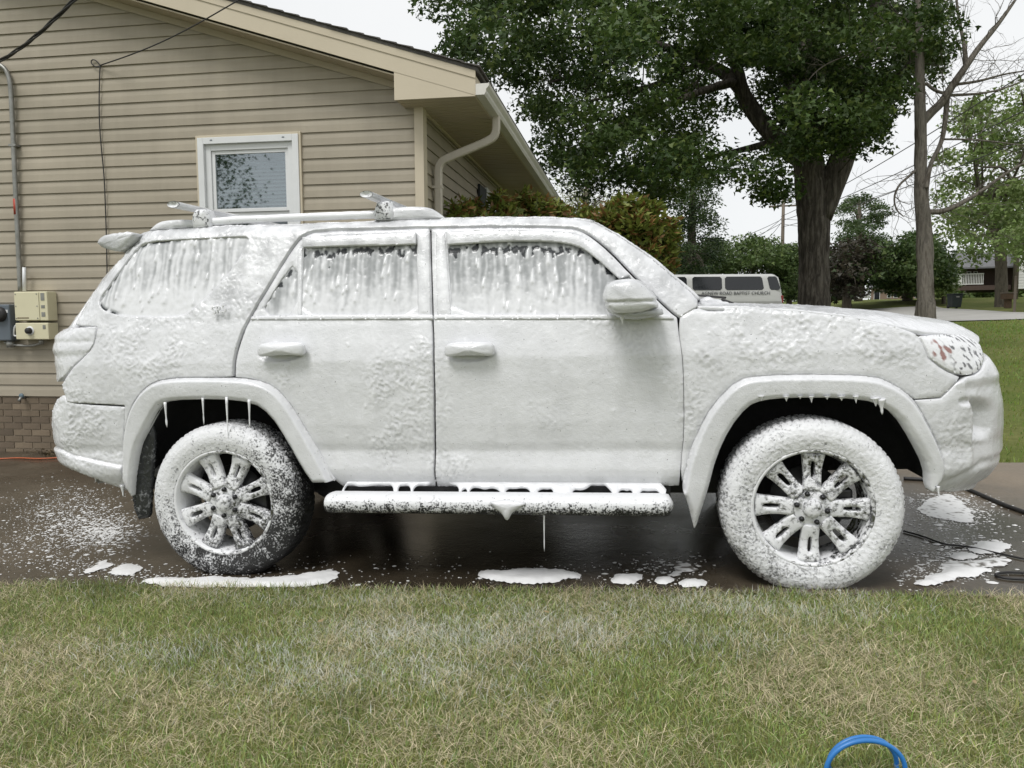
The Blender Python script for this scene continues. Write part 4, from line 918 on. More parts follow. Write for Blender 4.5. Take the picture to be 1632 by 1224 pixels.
F = [(i*20+k_, i*20+(k_+1) % 20, (i+1)*20+(k_+1) % 20, (i+1)*20+k_) for i in range(n_-1) for k_ in range(20)]+[tuple(range(19, -1, -1)), tuple((n_-1)*20+k_ for k_ in range(20))]
o = obj('running_board', np.array(V), F, M_STEP, suv); o.location = (0, 0, zc0)
f_ = o.copy(); COL.objects.link(f_); f_.parent = suv; f_.scale = (1, -1, 1); f_.location = (0, 2*YC, zc0)
for x in np.linspace(sa[0]+.25, sb[0]-.2, 3):
    mb = MB(); mb.bar((x, .02, zc0), (x, .28, zc0+.09), .06, .02); o = mb.build('step_bracket', M_BLACK, suv); far_copy(o, suv)
# --- inner shell, wheel wells, underbody, flaps
M_BLK = simple('black_plastic', (.010, .010, .010), (.016, .016, .016), 30, .6, .3, 60)
INN = lambda u, z: S(u, z)
full = tr([(135, 520), (172, 447), (228, 384), (300, 371), (600, 360), (800, 356), (900, 357), (950, 368), (1035, 425), (1085, 474), (1110, 492), (1270, 502), (1380, 514), (1452, 536), (1500, 600), (1490, 640), (1484, 690), (1500, 740), (1482, 774)]+FL_F_IN[::-1]+[(1120, 764), (900, 762), (540, 762)]+FL_R_IN[::-1]+[(200, 765), (150, 752), (110, 730), (102, 650), (102, 560)])
UVc, Tc = cdt(full, [], .06, .03); Pc = S(UVc[:, 0], UVc[:, 1]); Pc[:, 1] += .045
Vm = Pc.copy(); Vm[:, 1] = 2*YC-Vm[:, 1]; obj('inner_shell', np.concatenate([Pc, Vm]), np.concatenate([Tc, Tc[:, ::-1]+len(Pc)]), M_DARK, suv)
for IN_ in (FL_R_IN, FL_F_IN):
    c = chaikin(tr(IN_), 2, False); c = resample(c, .03, False); P0 = S(c[:, 0], c[:, 1]); ctr = np.array([P0[:, 0].mean(), 0, .35]); V = []; n_ = len(c)
    for y in (.03, .12, .40): V += [(p[0]+(p[0]-ctr[0])*.02*(y > .05), y if y > .05 else p[1]+.02, p[2]+.012*(y > .05)) for p in P0]
    F = [(i+j*n_, i+1+j*n_, i+1+(j+1)*n_, i+(j+1)*n_) for j in range(2) for i in range(n_-1)]+[tuple(2*n_+i for i in range(n_))]
    o = obj('wheel_well', V, F, M_BLK, suv); far_copy(o, suv)
mb = MB(); mb.box(-.70, 2.95, .42, 2*YC-.42, .34, .52); mb.box(.62, 2.18, .10, 2*YC-.10, .33, .47); mb.tube([(0, .3, HUB), (0, 2*YC-.3, HUB)], .05, 10); mb.tube([(WB, .3, HUB), (WB, 2*YC-.3, HUB)], .04, 10); mb.build('underbody', M_BLK, suv)
e0 = cy(166, 762, .2); mb = MB(); mb.tube([(e0[0]+.5, .35, e0[2]+.03), (e0[0]+.1, .25, e0[2]+.015), (e0[0]-.05, .22, e0[2])], .033, 12); mb.build('tailpipe', M_STEEL, suv, True)
M_FLAP = foam_over('foam_on_flap', (.03, .032, .033), .25, 0, 45, .30, soft=.12, c1=(.3, .31, .31), bumpd=.008)
o = pillow('mudflap', xz([(214, 790), (216, 745), (222, 708), (236, 684), (246, 676), (249, 700), (243, 760), (241, 822), (224, 827), (217, 812)], .09), .075, .10, M_FLAP, inset=.04, n=4, amp=.9, base=.7)
# --- wheels
RT = .395
def tyre_mesh(mat, foamy, seed):
    prof = [(.055, .255), (.012, .262), (.010, .272), (.006, .285), (.0, .31), (.001, .335), (.008, .357), (.020, .374), (.036, .385), (.044, .3885)]+[(y, RT-.001) for y in np.linspace(.052, .213, 22)]+[(.222, .3885), (.245, .374), (.262, .34), (.265, .31), (.25, .262), (.21, .25)]
    prof = [tuple(p) for p in resample(np.array(prof[:10]), .0065, False)]+prof[10:]; na = 360; A = np.linspace(0, 2*math.pi, na, endpoint=False); V = []
    for a in A:
        for (y, r_) in prof:
            g = 0
            if .036 <= y <= .225:
                q = (a/(2*math.pi)*82) % 1; q2 = (a/(2*math.pi)*82+.5+6*y) % 1
                if y < .075 or y > .19: g = .005 if q < .26 else 0
                elif abs((y-.05) % .055-.0275) < .005: g = .009
                else: g = .009 if q2 < .22 else 0
            
            V.append(((r_-g)*math.cos(a), y, (r_-g)*math.sin(a)))
    V = np.array(V); m_ = len(prof); i = np.arange(na*m_).reshape(na, m_); j = np.roll(i, -1, 0)
    F = np.stack([i[:, :-1], i[:, 1:], j[:, 1:], j[:, :-1]], -1).reshape(-1, 4)
    N = V.copy(); N[:, 1] = 0; N /= np.linalg.norm(N, axis=1)[:, None]; sw = (V[:, 1] < .03)
    N[sw] = np.array([0, -1, 0]); q = V*42; d = foamy*(np.clip(1-np.abs(noise(q+seed))*2.4, 0, 1)*.003+.005*np.clip(noise(V*95+seed), -.1, 1)+.004*np.clip(noise(V*15+seed), 0, 1)); d[~(V[:, 1] < .05)] *= .35
    V = V+N*d[:, None]; V[:, 2] = np.maximum(V[:, 2], -HUB+.001); return mesh(V, F)
M_TYRE_F = foam_over('foam_on_front_tyre', (.014, .014, .014), .6, 0, 88, .70, gz=.20, gx=.18, gy=-1.4, soft=.17, bumpd=.006)
M_TYRE_R = foam_over('foam_on_rear_tyre', (.014, .014, .014), .6, 0, 105, .54, gz=.48, gx=-.26, gy=-1.0, soft=.09, bumpd=.006)
M_RIM_F = foam_over('foam_on_front_rim', (.20, .20, .205), .22, .9, 60, .58, gz=-.15, soft=.12)
M_RIM_R = foam_over('foam_on_rear_rim', (.17, .17, .175), .25, .9, 70, .56, gz=.55, gx=-.35, soft=.12)
M_LIP_F = foam_over('foam_on_lip', (.22, .22, .225), .2, .9, 42, .60, gx=-.5, soft=.09)
M_DISC = simple('brake_metal', (.035, .035, .036), (.06, .06, .06), 20, .4, metal=.7)
def wheel(name, x, near, mt, mr, ml, rot, tm):
    w_ = empty('wheel', (x, 0 if near else 2*YC, HUB), (0, 0, 0 if near else math.pi), suv)
    tyre = obj('tyre', tm, None, mt, w_)
    mb = MB(); mb.lathe([(.028, .268), (.012, .266), (.008, .258), (.014, .250), (.045, .243), (.10, .236), (.20, .234), (.23, .25)], 72); rim = mb.build('rim', ml, w_, True)
    mb = MB(); mb.lathe([(.024, .0001), (.024, .05), (.030, .088), (.05, .098), (.09, .10)], 40); mb.build('hub', mr, w_, True)
    mb = MB(); mb.lathe([(-.008, .0001), (-.006, .02), (-.002, .034), (.008, .040), (.022, .043), (.03, .046)], 28); mb.build('hub_cap', mr, w_, True)
    for k_ in range(6):
        a = k_*math.pi/3+.35+rot; mb = MB(); mb.lathe([(.008, .0001), (.009, .007), (.013, .011), (.026, .012)], 8, 'y', (.066*math.cos(a), 0, .066*math.sin(a))); mb.build('lug_nut', M_STEEL2, w_, True)
    out = np.array([(.078, -.036), (.15, -.037), (.205, -.042), (.243, -.050), (.243, .050), (.205, .042), (.15, .037), (.078, .036)])
    hole = chaikin([(.135, -.009), (.205, -.011), (.21, 0), (.205, .011), (.135, .009), (.13, 0)], 1)
    UV, T = cdt(out, [hole], .012); E = border(T); n_ = len(UV)
    yy = .022+.014*sstep(.08, .16, UV[:, 0])-.012*sstep(.18, .243, UV[:, 0])+.006*(np.abs(UV[:, 1])/.04)**2
    for k_ in range(8):
        a = k_*math.pi/4+rot; ca, sa_ = math.cos(a), math.sin(a); xx, zz = UV[:, 0]*ca-UV[:, 1]*sa_, UV[:, 0]*sa_+UV[:, 1]*ca
        P = np.stack([xx, yy, zz], 1); q = noise(P*40+k_); P[:, 1] -= np.clip(q, 0, 1)*.006; Pb = np.stack([xx, yy+.035, zz], 1)
        Fq = np.concatenate([T, np.stack([E[:, 1], E[:, 0], E[:, 0]+n_], 1), np.stack([E[:, 1], E[:, 0]+n_, E[:, 1]+n_], 1)])
        obj('spoke', np.concatenate([P, Pb]), Fq, mr, w_)
    mb = MB(); mb.lathe([(.115, .0001), (.115, .08), (.125, .085), (.125, .168), (.145, .17), (.15, .08)], 48); mb.build('brake_disc', M_DISC, w_, True)
    mb = MB(); mb.box(.09, .19, .09, .17, -.07, .07); bevel(mb.build('brake_caliper', M_DISC, w_), .012)
    return w_
M_STEEL2 = simple('lug_steel', (.05, .05, .052), None, 20, .3, metal=.8)
tf, tb = tyre_mesh(M_TYRE_F, 1.0, 3.), tyre_mesh(M_TYRE_R, .6, 11.)
wheel('front', WB, True, M_TYRE_F, M_RIM_F, M_LIP_F, R(88), tf); wheel('rear', 0, True, M_TYRE_R, M_RIM_R, M_LIP_F, R(66), tb)
wheel('front', WB, False, M_TYRE_F, M_RIM_F, M_LIP_F, 0, tf); wheel('rear', 0, False, M_TYRE_R, M_RIM_R, M_LIP_F, 0, tb)
# --- foam hanging from edges
def drip(p0, p1, y, r0, r1=.002, bulb=0):
    a, b = cy(*p0, y), cy(*p1, y); ts = np.linspace(0, 1, 9); pts = [a+(b-a)*t for t in ts]; rr = [r0*(1-t)**1.6+r1 for t in ts]
    if bulb: rr[6] += bulb; rr[7] += bulb*.8
    rr[-1] = .0006; mb_ = MB(); mb_.tube(pts, rr, 8); me_ = mesh(mb_.V, mb_.F, True, np.tile(WHITE, (len(mb_.V), 1))); return obj('foam_drip', me_, None, M_FOAM, suv)
for p0, p1, r0, r1, bu in (((263, 641), (266, 681), .006, .0018, .003), ((323, 634), (325, 677), .005, .0014, .0015), ((361, 633), (364, 713), .006, .0012, 0), ((397, 637), (398, 682), .006, .002, .001)): drip(p0, p1, .0, r0, r1, bu)
for x, L, w_ in ((1213, 6, .013), (1253, 7, .014), (1293, 9, .012), (1341, 6, .018), (1364, 10, .012), (1318, 4, .015), (1275, 3, .012)): drip((x, 631), (x+.5, 631+2+L), .0, w_, .0012)
drip((1404, 636), (1406, 661), .0, .018, .002, .002); drip((1395, 634), (1396, 648), .0, .02, .002)
drip((152, 756), (152.5, 769), .1, .008); drip((195, 773), (196.5, 792), .08, .012, .002, .001); drip((991, 503), (992.5, 517), MY, .010, .0015)
drip((867, 818), (867.5, 879), -.04, .004, .0014, .001); drip((1495, 775), (1496, 792), .05, .006)
pillow('foam_blob', xz([(780, 800), (800, 797), (826, 799), (838, 803), (824, 812), (815, 818), (810, 829), (806, 829), (800, 818), (788, 811)], -.095), -.105, -.07, M_FOAM, inset=.25, n=5, amp=.5, far=False)
# ------------------------------------------------------------------ foam lying on the driveway
M_FOAMG = attr_mat('foam_puddle', .35, spec=.4, bs=.35, bscale=70, bdist_=.006)
def puddle(pts, label, h=.016, thin=0.0):
    O = np.array([on_ground(a, b)[:2] for a, b in pts]); O = chaikin(O, 2); O = resample(O, .02); O += .045*np.stack([fbm(np.c_[O*14, O[:, :1]*0+1]), .6*fbm(np.c_[O*14, O[:, :1]*0+8])], 1)
    UV, T = cdt(O, [], .014); bd = bdist(UV, O); P3 = np.c_[UV*30, UV[:, :1]*0]
    z = terrain(UV[:, 0], UV[:, 1])+.001+h*np.sqrt(sstep(0, .05, bd))*(1+.5*noise(P3*.4))+.003*np.clip(noise(P3), 0, 1)
    hole = sstep(-.05, .15, fbm(P3*.9+4, 2)+.45-thin) if thin else np.ones(len(UV))
    c = np.array([.78, .78, .775])*hole[:, None]+np.array([.10, .085, .065])*(1-hole[:, None])
    o = obj('foam_puddle', np.c_[UV, z], T, M_FOAMG, None, True, c); return tag(o, label, 'foam puddle', 'foam puddles on the driveway')
puddle([(760, 916), (775, 908), (800, 909), (850, 906), (900, 911), (928, 915), (934, 919), (900, 925), (860, 933), (820, 932), (790, 926), (765, 922)], 'wide white foam puddle below the middle of running board')
puddle([(972, 922), (985, 915), (1015, 915), (1028, 922), (1015, 933), (985, 933)], 'round foam puddle between the widest puddle and front tyre')
puddle([(1037, 925), (1050, 919), (1070, 921), (1075, 928), (1050, 934)], 'smallest round foam puddle under the SUV')
puddle([(1083, 927), (1100, 922), (1120, 925), (1125, 934), (1100, 938), (1085, 935)], 'small foam puddle nearest behind the front tyre')
puddle([(222, 926), (260, 919), (300, 923), (340, 918), (400, 923), (450, 919), (500, 913), (520, 907), (540, 909), (542, 921), (520, 931), (480, 936), (400, 937), (300, 937), (240, 933)], 'long foam puddle along the lawn below the rear tyre', .012)
puddle([(128, 917), (145, 902), (160, 894), (176, 892), (180, 899), (168, 908), (150, 912)], 'thin streaked foam patch behind the rear tyre', .008)
puddle([(165, 913), (190, 901), (212, 898), (220, 905), (229, 910), (210, 917), (180, 916)], 'flat foam patch beside the streaked one behind rear tyre', .008)
puddle([(1452, 934), (1480, 918), (1505, 912), (1516, 902), (1550, 905), (1583, 906), (1580, 912), (1550, 918), (1510, 927), (1480, 935)], 'ragged foam puddle in front of the front tyre', .014)
puddle([(1512, 886), (1530, 880), (1560, 884), (1550, 892), (1525, 894)], 'small ragged foam patch beside black hose loops', .008)
puddle([(1535, 878), (1550, 868), (1580, 862), (1612, 866), (1605, 878), (1575, 884)], 'small flat foam patch on the wet driveway by cable', .008)
puddle([(1455, 815), (1480, 795), (1510, 785), (1530, 795), (1545, 815), (1560, 835), (1520, 832), (1490, 825)], 'broad thin foam film under the front bumper', .003, .12)
puddle([(1490, 905), (1515, 893), (1545, 896), (1590, 888), (1615, 892), (1600, 902), (1550, 907), (1515, 912)], 'broken foam film beside the ragged puddle and hose loops', .005, .22)
puddle([(1068, 905), (1090, 897), (1108, 900), (1114, 910), (1085, 914)], 'thin broken foam film behind the front tyre', .003, .3)
# fine spatter
def spatter():
    rng = np.random.default_rng(21); C_ = []
    def cloud(px, py, sx, sy, n, s0, s1):
        for _ in range(n):
            g = on_ground_fast(rng.normal(px, sx), rng.normal(py, sy)); C_.append((*g, s0*.7+(s1-s0)*.5*rng.exponential(.6)))
    cloud(110, 820, 45, 22, 1300, .003, .010); cloud(165, 845, 28, 14, 1300, .003, .012); cloud(90, 870, 60, 25, 900, .0025, .009); cloud(130, 790, 35, 10, 200, .003, .007)
    cloud(1520, 815, 35, 15, 900, .004, .010); cloud(1530, 870, 45, 28, 350, .004, .013); cloud(1500, 800, 30, 8, 400, .003, .010); cloud(1470, 900, 30, 20, 250, .003, .010)
    cloud(700, 905, 220, 12, 160, .003, .009); cloud(1060, 900, 40, 10, 120, .004, .016); cloud(40, 850, 60, 40, 250, .003, .007); cloud(300, 915, 120, 8, 200, .003, .01)
    for px, py, sx_, n_ in ((845, 918, 60, 120), (1000, 922, 25, 60), (1100, 928, 20, 50), (380, 925, 110, 220), (150, 902, 25, 120), (200, 908, 25, 120), (1520, 915, 45, 200), (1540, 885, 30, 120), (1575, 873, 25, 80)): cloud(px, py, sx_, 6, n_, .002, .008)
    C_ = np.array(C_); C_ = C_[(C_[:, 1] > edge_y(C_[:, 0])) & (C_[:, 1] < 3.5)]; n = len(C_); k_ = 7; A = np.linspace(0, 2*np.pi, k_, endpoint=False)
    rr = C_[:, 3][:, None]*rng.uniform(.6, 1.3, (n, k_)); X = C_[:, 0][:, None]+rr*np.cos(A)*1.15; Y = C_[:, 1][:, None]+rr*np.sin(A); Z = terrain(X, Y)+.0005
    V = np.stack([X, Y, Z], -1); top = np.c_[C_[:, :2], terrain(C_[:, 0], C_[:, 1])+.001+C_[:, 3]*.3]; V = np.concatenate([V.reshape(-1, 3), top])
    i = np.arange(n)[:, None]*k_; F_ = np.stack([i+np.arange(k_), i+(np.arange(k_)+1) % k_, np.repeat(n*k_+np.arange(n)[:, None], k_, 1)], -1).reshape(-1, 3)
    return V, F_
def on_ground_fast(px, py):
    d = ray(px, py); t = -CAM[2]/d[2] if d[2] < 0 else 3
    for _ in range(3): p = CAM+d*t; t += (terrain(p[0], p[1])-p[2])/d[2]
    p = CAM+d*t; return p[0], p[1], 0.0
V, F_ = spatter(); o = obj('foam_spatter', V, F_, M_FOAMG, None, True, np.tile([.72, .72, .71], (len(V), 1))); tag(o, 'fine white foam flecks spattered over the driveway', 'foam', kind='stuff')

# ------------------------------------------------------------------ hoses
M_BLUE = simple('blue_hose', (.03, .19, .50), (.025, .16, .44), 8, .35, .05, 80)
M_ORANGE = simple('orange_cord', (.42, .10, .03), None, 8, .5)
def on_g(px, py, up=0): p = on_ground(px, py); p[2] += up; return p
c = on_ground(1383, 1243); a0 = Vector(rt).normalized(); a0.z = 0; a0.normalize()
t = empty('blue_hose')
for k_, (rr, dy, h) in enumerate(((.105, .0, .085), (.092, .05, .078))):
    pts = []
    for g in np.linspace(-.25, math.pi+.25, 26):
        p = Vector(c)+a0*(rr*math.cos(g))+Vector((.0, .02+dy*.6, 0)); pts.append((p.x+.05*dy*math.sin(g), p.y, c[2]+.012+h*math.sin(g)*1.0))
    e0_, e1_ = Vector(pts[0]), Vector(pts[-1]); pts = [tuple(e0_+Vector((.02, -.5, -.0)))]+pts+[tuple(e1_+Vector((.0, -.5, .0)))]
    pts = [(p[0], p[1], max(p[2], float(terrain(p[0], p[1]))+.008)) for p in pts]
    mb = MB(); mb.tube(chaikin(pts, 1, False), .0065, 10); mb.build('hose_loop', M_BLUE, t, True)
rebase(t, tuple(c)); tag(t, 'bright blue hose looped up out of the front lawn', 'hose')
cable('black_hose', [on_g(a, b, .012) for a, b in ((1440, 765), (1490, 768), (1522, 774), (1560, 790), (1600, 808), (1640, 822), (1720, 850), (1900, 905))], .014, 'thick black hose lying on driveway past the front bumper', 'hose')
cable('black_cable', [on_g(a, b, .006) for a, b in ((1440, 848), (1470, 856), (1505, 870), (1540, 872), (1575, 880), (1632, 893), (1700, 905), (1900, 925))], .005, 'thin black cable lying across the wet driveway by front tyre', 'cable')
cable('pressure_hose', [on_g(a, b, .007) for a, b in ((1900, 925), (1700, 917), (1632, 915), (1600, 914), (1582, 918), (1600, 924), (1640, 926), (1700, 930), (1900, 940))], .006, 'black pressure hose with pale flecks looping at the lawn edge', 'hose')
cable('orange_cord', [on_g(a, b, .01) for a, b in ((-80, 735), (0, 733), (30, 731), (60, 733), (95, 731), (140, 728))], .008, 'orange extension cord lying along the brick base', 'cord', M_ORANGE)

# ------------------------------------------------------------------ grass blades
M_BLADE = attr_mat('grass_blades', .5, trans=.35, spec=.3)
def blades(X, Y, H, Wd, lean, C0, seed, flat=None, zoff=-.012):
    rng = np.random.default_rng(seed); n = len(X); az = rng.uniform(0, 2*np.pi, n); la = rng.uniform(0, 2*np.pi, n)
    sx, sy = np.cos(az)*Wd/2, np.sin(az)*Wd/2; Z = terrain(X, Y)+zoff; L = lean*H; dx, dy = np.cos(la)*L, np.sin(la)*L
    hz = np.sqrt(np.maximum(H**2-L**2, (H*.12)**2))
    if flat is not None: Z = Z+flat
    B0 = np.stack([X-sx, Y-sy, Z], 1); B1 = np.stack([X+sx, Y+sy, Z], 1)
    m0 = np.stack([X-sx*.8+dx*.38, Y-sy*.8+dy*.38, Z+hz*.6], 1); m1 = np.stack([X+sx*.8+dx*.38, Y+sy*.8+dy*.38, Z+hz*.6], 1); tp = np.stack([X+dx, Y+dy, Z+hz], 1)
    V = np.stack([B0, B1, m0, m1, tp], 1).reshape(-1, 3); i = np.arange(n)[:, None]*5
    T = np.concatenate([i+np.array([0, 1, 3]), i+np.array([0, 3, 2]), i+np.array([2, 3, 4])])
    return V, T, np.repeat(C0, 5, 0)
def lawn(n, x0, x1, y0, y1, seed, hs=1.0, ws=1.0):
    rng = np.random.default_rng(seed); X = rng.uniform(x0, x1, n); Y = rng.uniform(y0, y1, n); k_ = Y < edge_y(X)+.045*fbm(np.stack([X*5, X*0, X*0+3], 1), 3)+.012
    X, Y = X[k_], Y[k_]; n = len(X); P = np.stack([X, Y, X*0], 1)
    dry = np.clip(.50+1.5*fbm(P*1.3+3, 3)+.35*noise(P*7), 0, 1); lush = np.clip(fbm(P*2.1+40, 2)*1.4+.12, 0, 1)
    H = hs*(.020+.020*rng.random(n)+.036*lush*rng.random(n)); r_ = rng.random(n); straw = r_ < .08+dry*.55
    edge = np.exp(-((edge_y(X)-Y)/.06)**2); H = H*(1+.35*edge)
    Wd = ws*rng.uniform(.0018, .0038, n); lean = rng.uniform(.25, .93, n)
    g = np.stack([.28+.12*rng.random(n), .335+.13*rng.random(n), .115+.06*rng.random(n)], 1)*(1-.35*lush[:, None])*(.55+.75*rng.random((n, 1))); s_ = np.array([.86, .75, .52])*(.4+.7*rng.random(n))[:, None]
    c_ = np.where(straw[:, None], s_, g); lean = np.where(straw, rng.uniform(.86, .995, n), lean); H = np.where(straw, H*1.35+.006, H); Wd = np.where(straw, Wd*.6, Wd)
    # soap blown onto the grass beside the car
    fr = np.zeros(n)
    for px, py, rx, ry, k2 in ((560, 1060, .55, .22, .75), (720, 1010, .6, .2, .85), (900, 1005, .5, .22, .7), (1180, 965, .55, .16, .75), (1060, 1010, .45, .2, .45), (250, 1040, .4, .16, .45), (700, 960, 1.6, .12, .35), (1290, 945, .3, .08, .6)):
        g_ = on_ground(px, py); fr = np.maximum(fr, k2*np.exp(-((X-g_[0])/rx)**2-((Y-g_[1])/ry)**2))
    fr = fr*(.7+.8*noise(P*4+9)); wh = rng.random(n) < fr*.8; c_[wh] = c_[wh]*.25+np.array([.80, .81, .79])*.75
    return blades(X, Y, H, Wd, lean, c_, seed+1, flat=np.where(straw, rng.uniform(0, .016, n), 0))
L1 = lawn(318000, -1.7, 5.7, -1.75, .14, 5); L2 = lawn(26000, -3.5, 7.5, -3.0, .2, 6, 1.1, 1.3)
def join(parts):
    V = []; T = []; C_ = []; n = 0
    for v, t_, c_ in parts: V.append(v); T.append(t_+n); C_.append(c_); n += len(v)
    return np.concatenate(V), np.concatenate(T), np.concatenate(C_)
V, T, c_ = join([L1, L2]); o = obj('lawn_grass', V, T, M_BLADE, None, False, c_); tag(o, 'patchy green and straw lawn in front of the driveway', 'grass', kind='stuff')
rng = np.random.default_rng(77); n = 48000; X = rng.uniform(4, 22, n); Y = FARY+.02+(rng.random(n)**1.5)*20; k_ = X > 1.5; X, Y = X[k_], Y[k_]; d_ = np.hypot(X-CAM[0], Y-CAM[1])
H = .035*(.6+.7*rng.random(len(X)))*(1+d_*.03); c_ = np.stack([.16+.09*rng.random(len(X)), .22+.10*rng.random(len(X)), .05+.03*rng.random(len(X))], 1)
V, T, c_ = blades(X, Y, H, .004+.0007*d_, rng.uniform(.2, .8, len(X)), c_, 78); o = obj('yard_grass', V, T, M_BLADE, None, False, c_); tag(o, 'green yard grass beyond the driveway', 'grass', kind='stuff')

# ------------------------------------------------------------------ trees
M_LEAF = attr_mat('leaves', .5, trans=.3, spec=.35)
def bark(name, a, b, sc=8):
    m, n, bs_ = newmat(name); v = coords(n, (1, 1, .14)); f = tex(n, v, sc*1.6, 9, .7, .4); g = tex(n, coords(n), 1.4, 4)
    c = ramp(n, f, [(.40, tuple(x*.45 for x in a)), (.50, a), (.60, b)]); n.links.new(mixc(n, mathn(n, 'MULTIPLY', g, .5), c, tuple(x*.8 for x in a)), bs_.inputs['Base Color'])
    bs_.inputs['Roughness'].default_value = .95; bs_.inputs['Specular IOR Level'].default_value = .15; bump(n, bs_, f, 1.0, .12); return m
def ridges(mb_, pc, n, amp, k_=1.0):                  # furrowed bark on a tube
    V = np.array(mb_.V); C2 = np.repeat(pc[:, :3], n, 0); N = V-C2; r_ = np.linalg.norm(N, axis=1)[:, None]; N = N/np.maximum(r_, 1e-6)
    q = V*np.array([11, 11, 1.5])*k_; return V+N*np.minimum(r_*.3, amp)*(1-2*np.abs(fbm(q, 3)))[:, None]
M_BARK = bark('maple_bark', (.12, .105, .09), (.24, .215, .185), 9); M_BARK2 = bark('grey_bark', (.26, .235, .20), (.10, .083, .066), 7); M_BARK3 = bark('far_bark', (.16, .14, .11), (.10, .085, .07), 4)
LOBED = np.array([(0, -.1), (.52, .05), (.22, .32), (0, .95), (-.22, .32), (-.52, .05)]); LOBED_T = np.array([(0, 1, 2), (0, 2, 3), (0, 3, 4), (0, 4, 5)])
OVAL = np.array([(0, 0), (.2, .45), (0, 1), (-.2, .45)]); OVAL_T = np.array([(0, 1, 2), (0, 2, 3)])
def leaves(P, size, col, rng, shape='lobed', tilt=.9, droop=0.3):
    n = len(P); S2, T2 = (LOBED, LOBED_T) if shape == 'lobed' else (OVAL, OVAL_T); az = rng.uniform(0, 2*np.pi, n); el = rng.normal(-droop, tilt*.5, n); rl = rng.normal(0, tilt, n)
    f = np.stack([np.cos(az)*np.cos(el), np.sin(az)*np.cos(el), np.sin(el)], 1); s_ = np.stack([-np.sin(az), np.cos(az), np.zeros(n)], 1); u = np.cross(f, s_)
    s2 = s_*np.cos(rl)[:, None]+u*np.sin(rl)[:, None]; sz = size*rng.uniform(.65, 1.25, n)
    V = P[:, None]+sz[:, None, None]*(S2[None, :, :1]*s2[:, None]+S2[None, :, 1:]*f[:, None]); k2 = len(S2)
    T = (np.arange(n)[:, None, None]*k2+T2[None]).reshape(-1, 3); return V.reshape(-1, 3), T, np.repeat(col, k2, 0)
def in_poly(poly, n, rng):
    poly = np.array(poly, float); lo, hi = poly.min(0), poly.max(0); out = np.zeros((0, 2))
    while len(out) < n: q = rng.uniform(lo, hi, (n*3, 2)); out = np.concatenate([out, q[inside(q, poly)]])
    return out[:n]
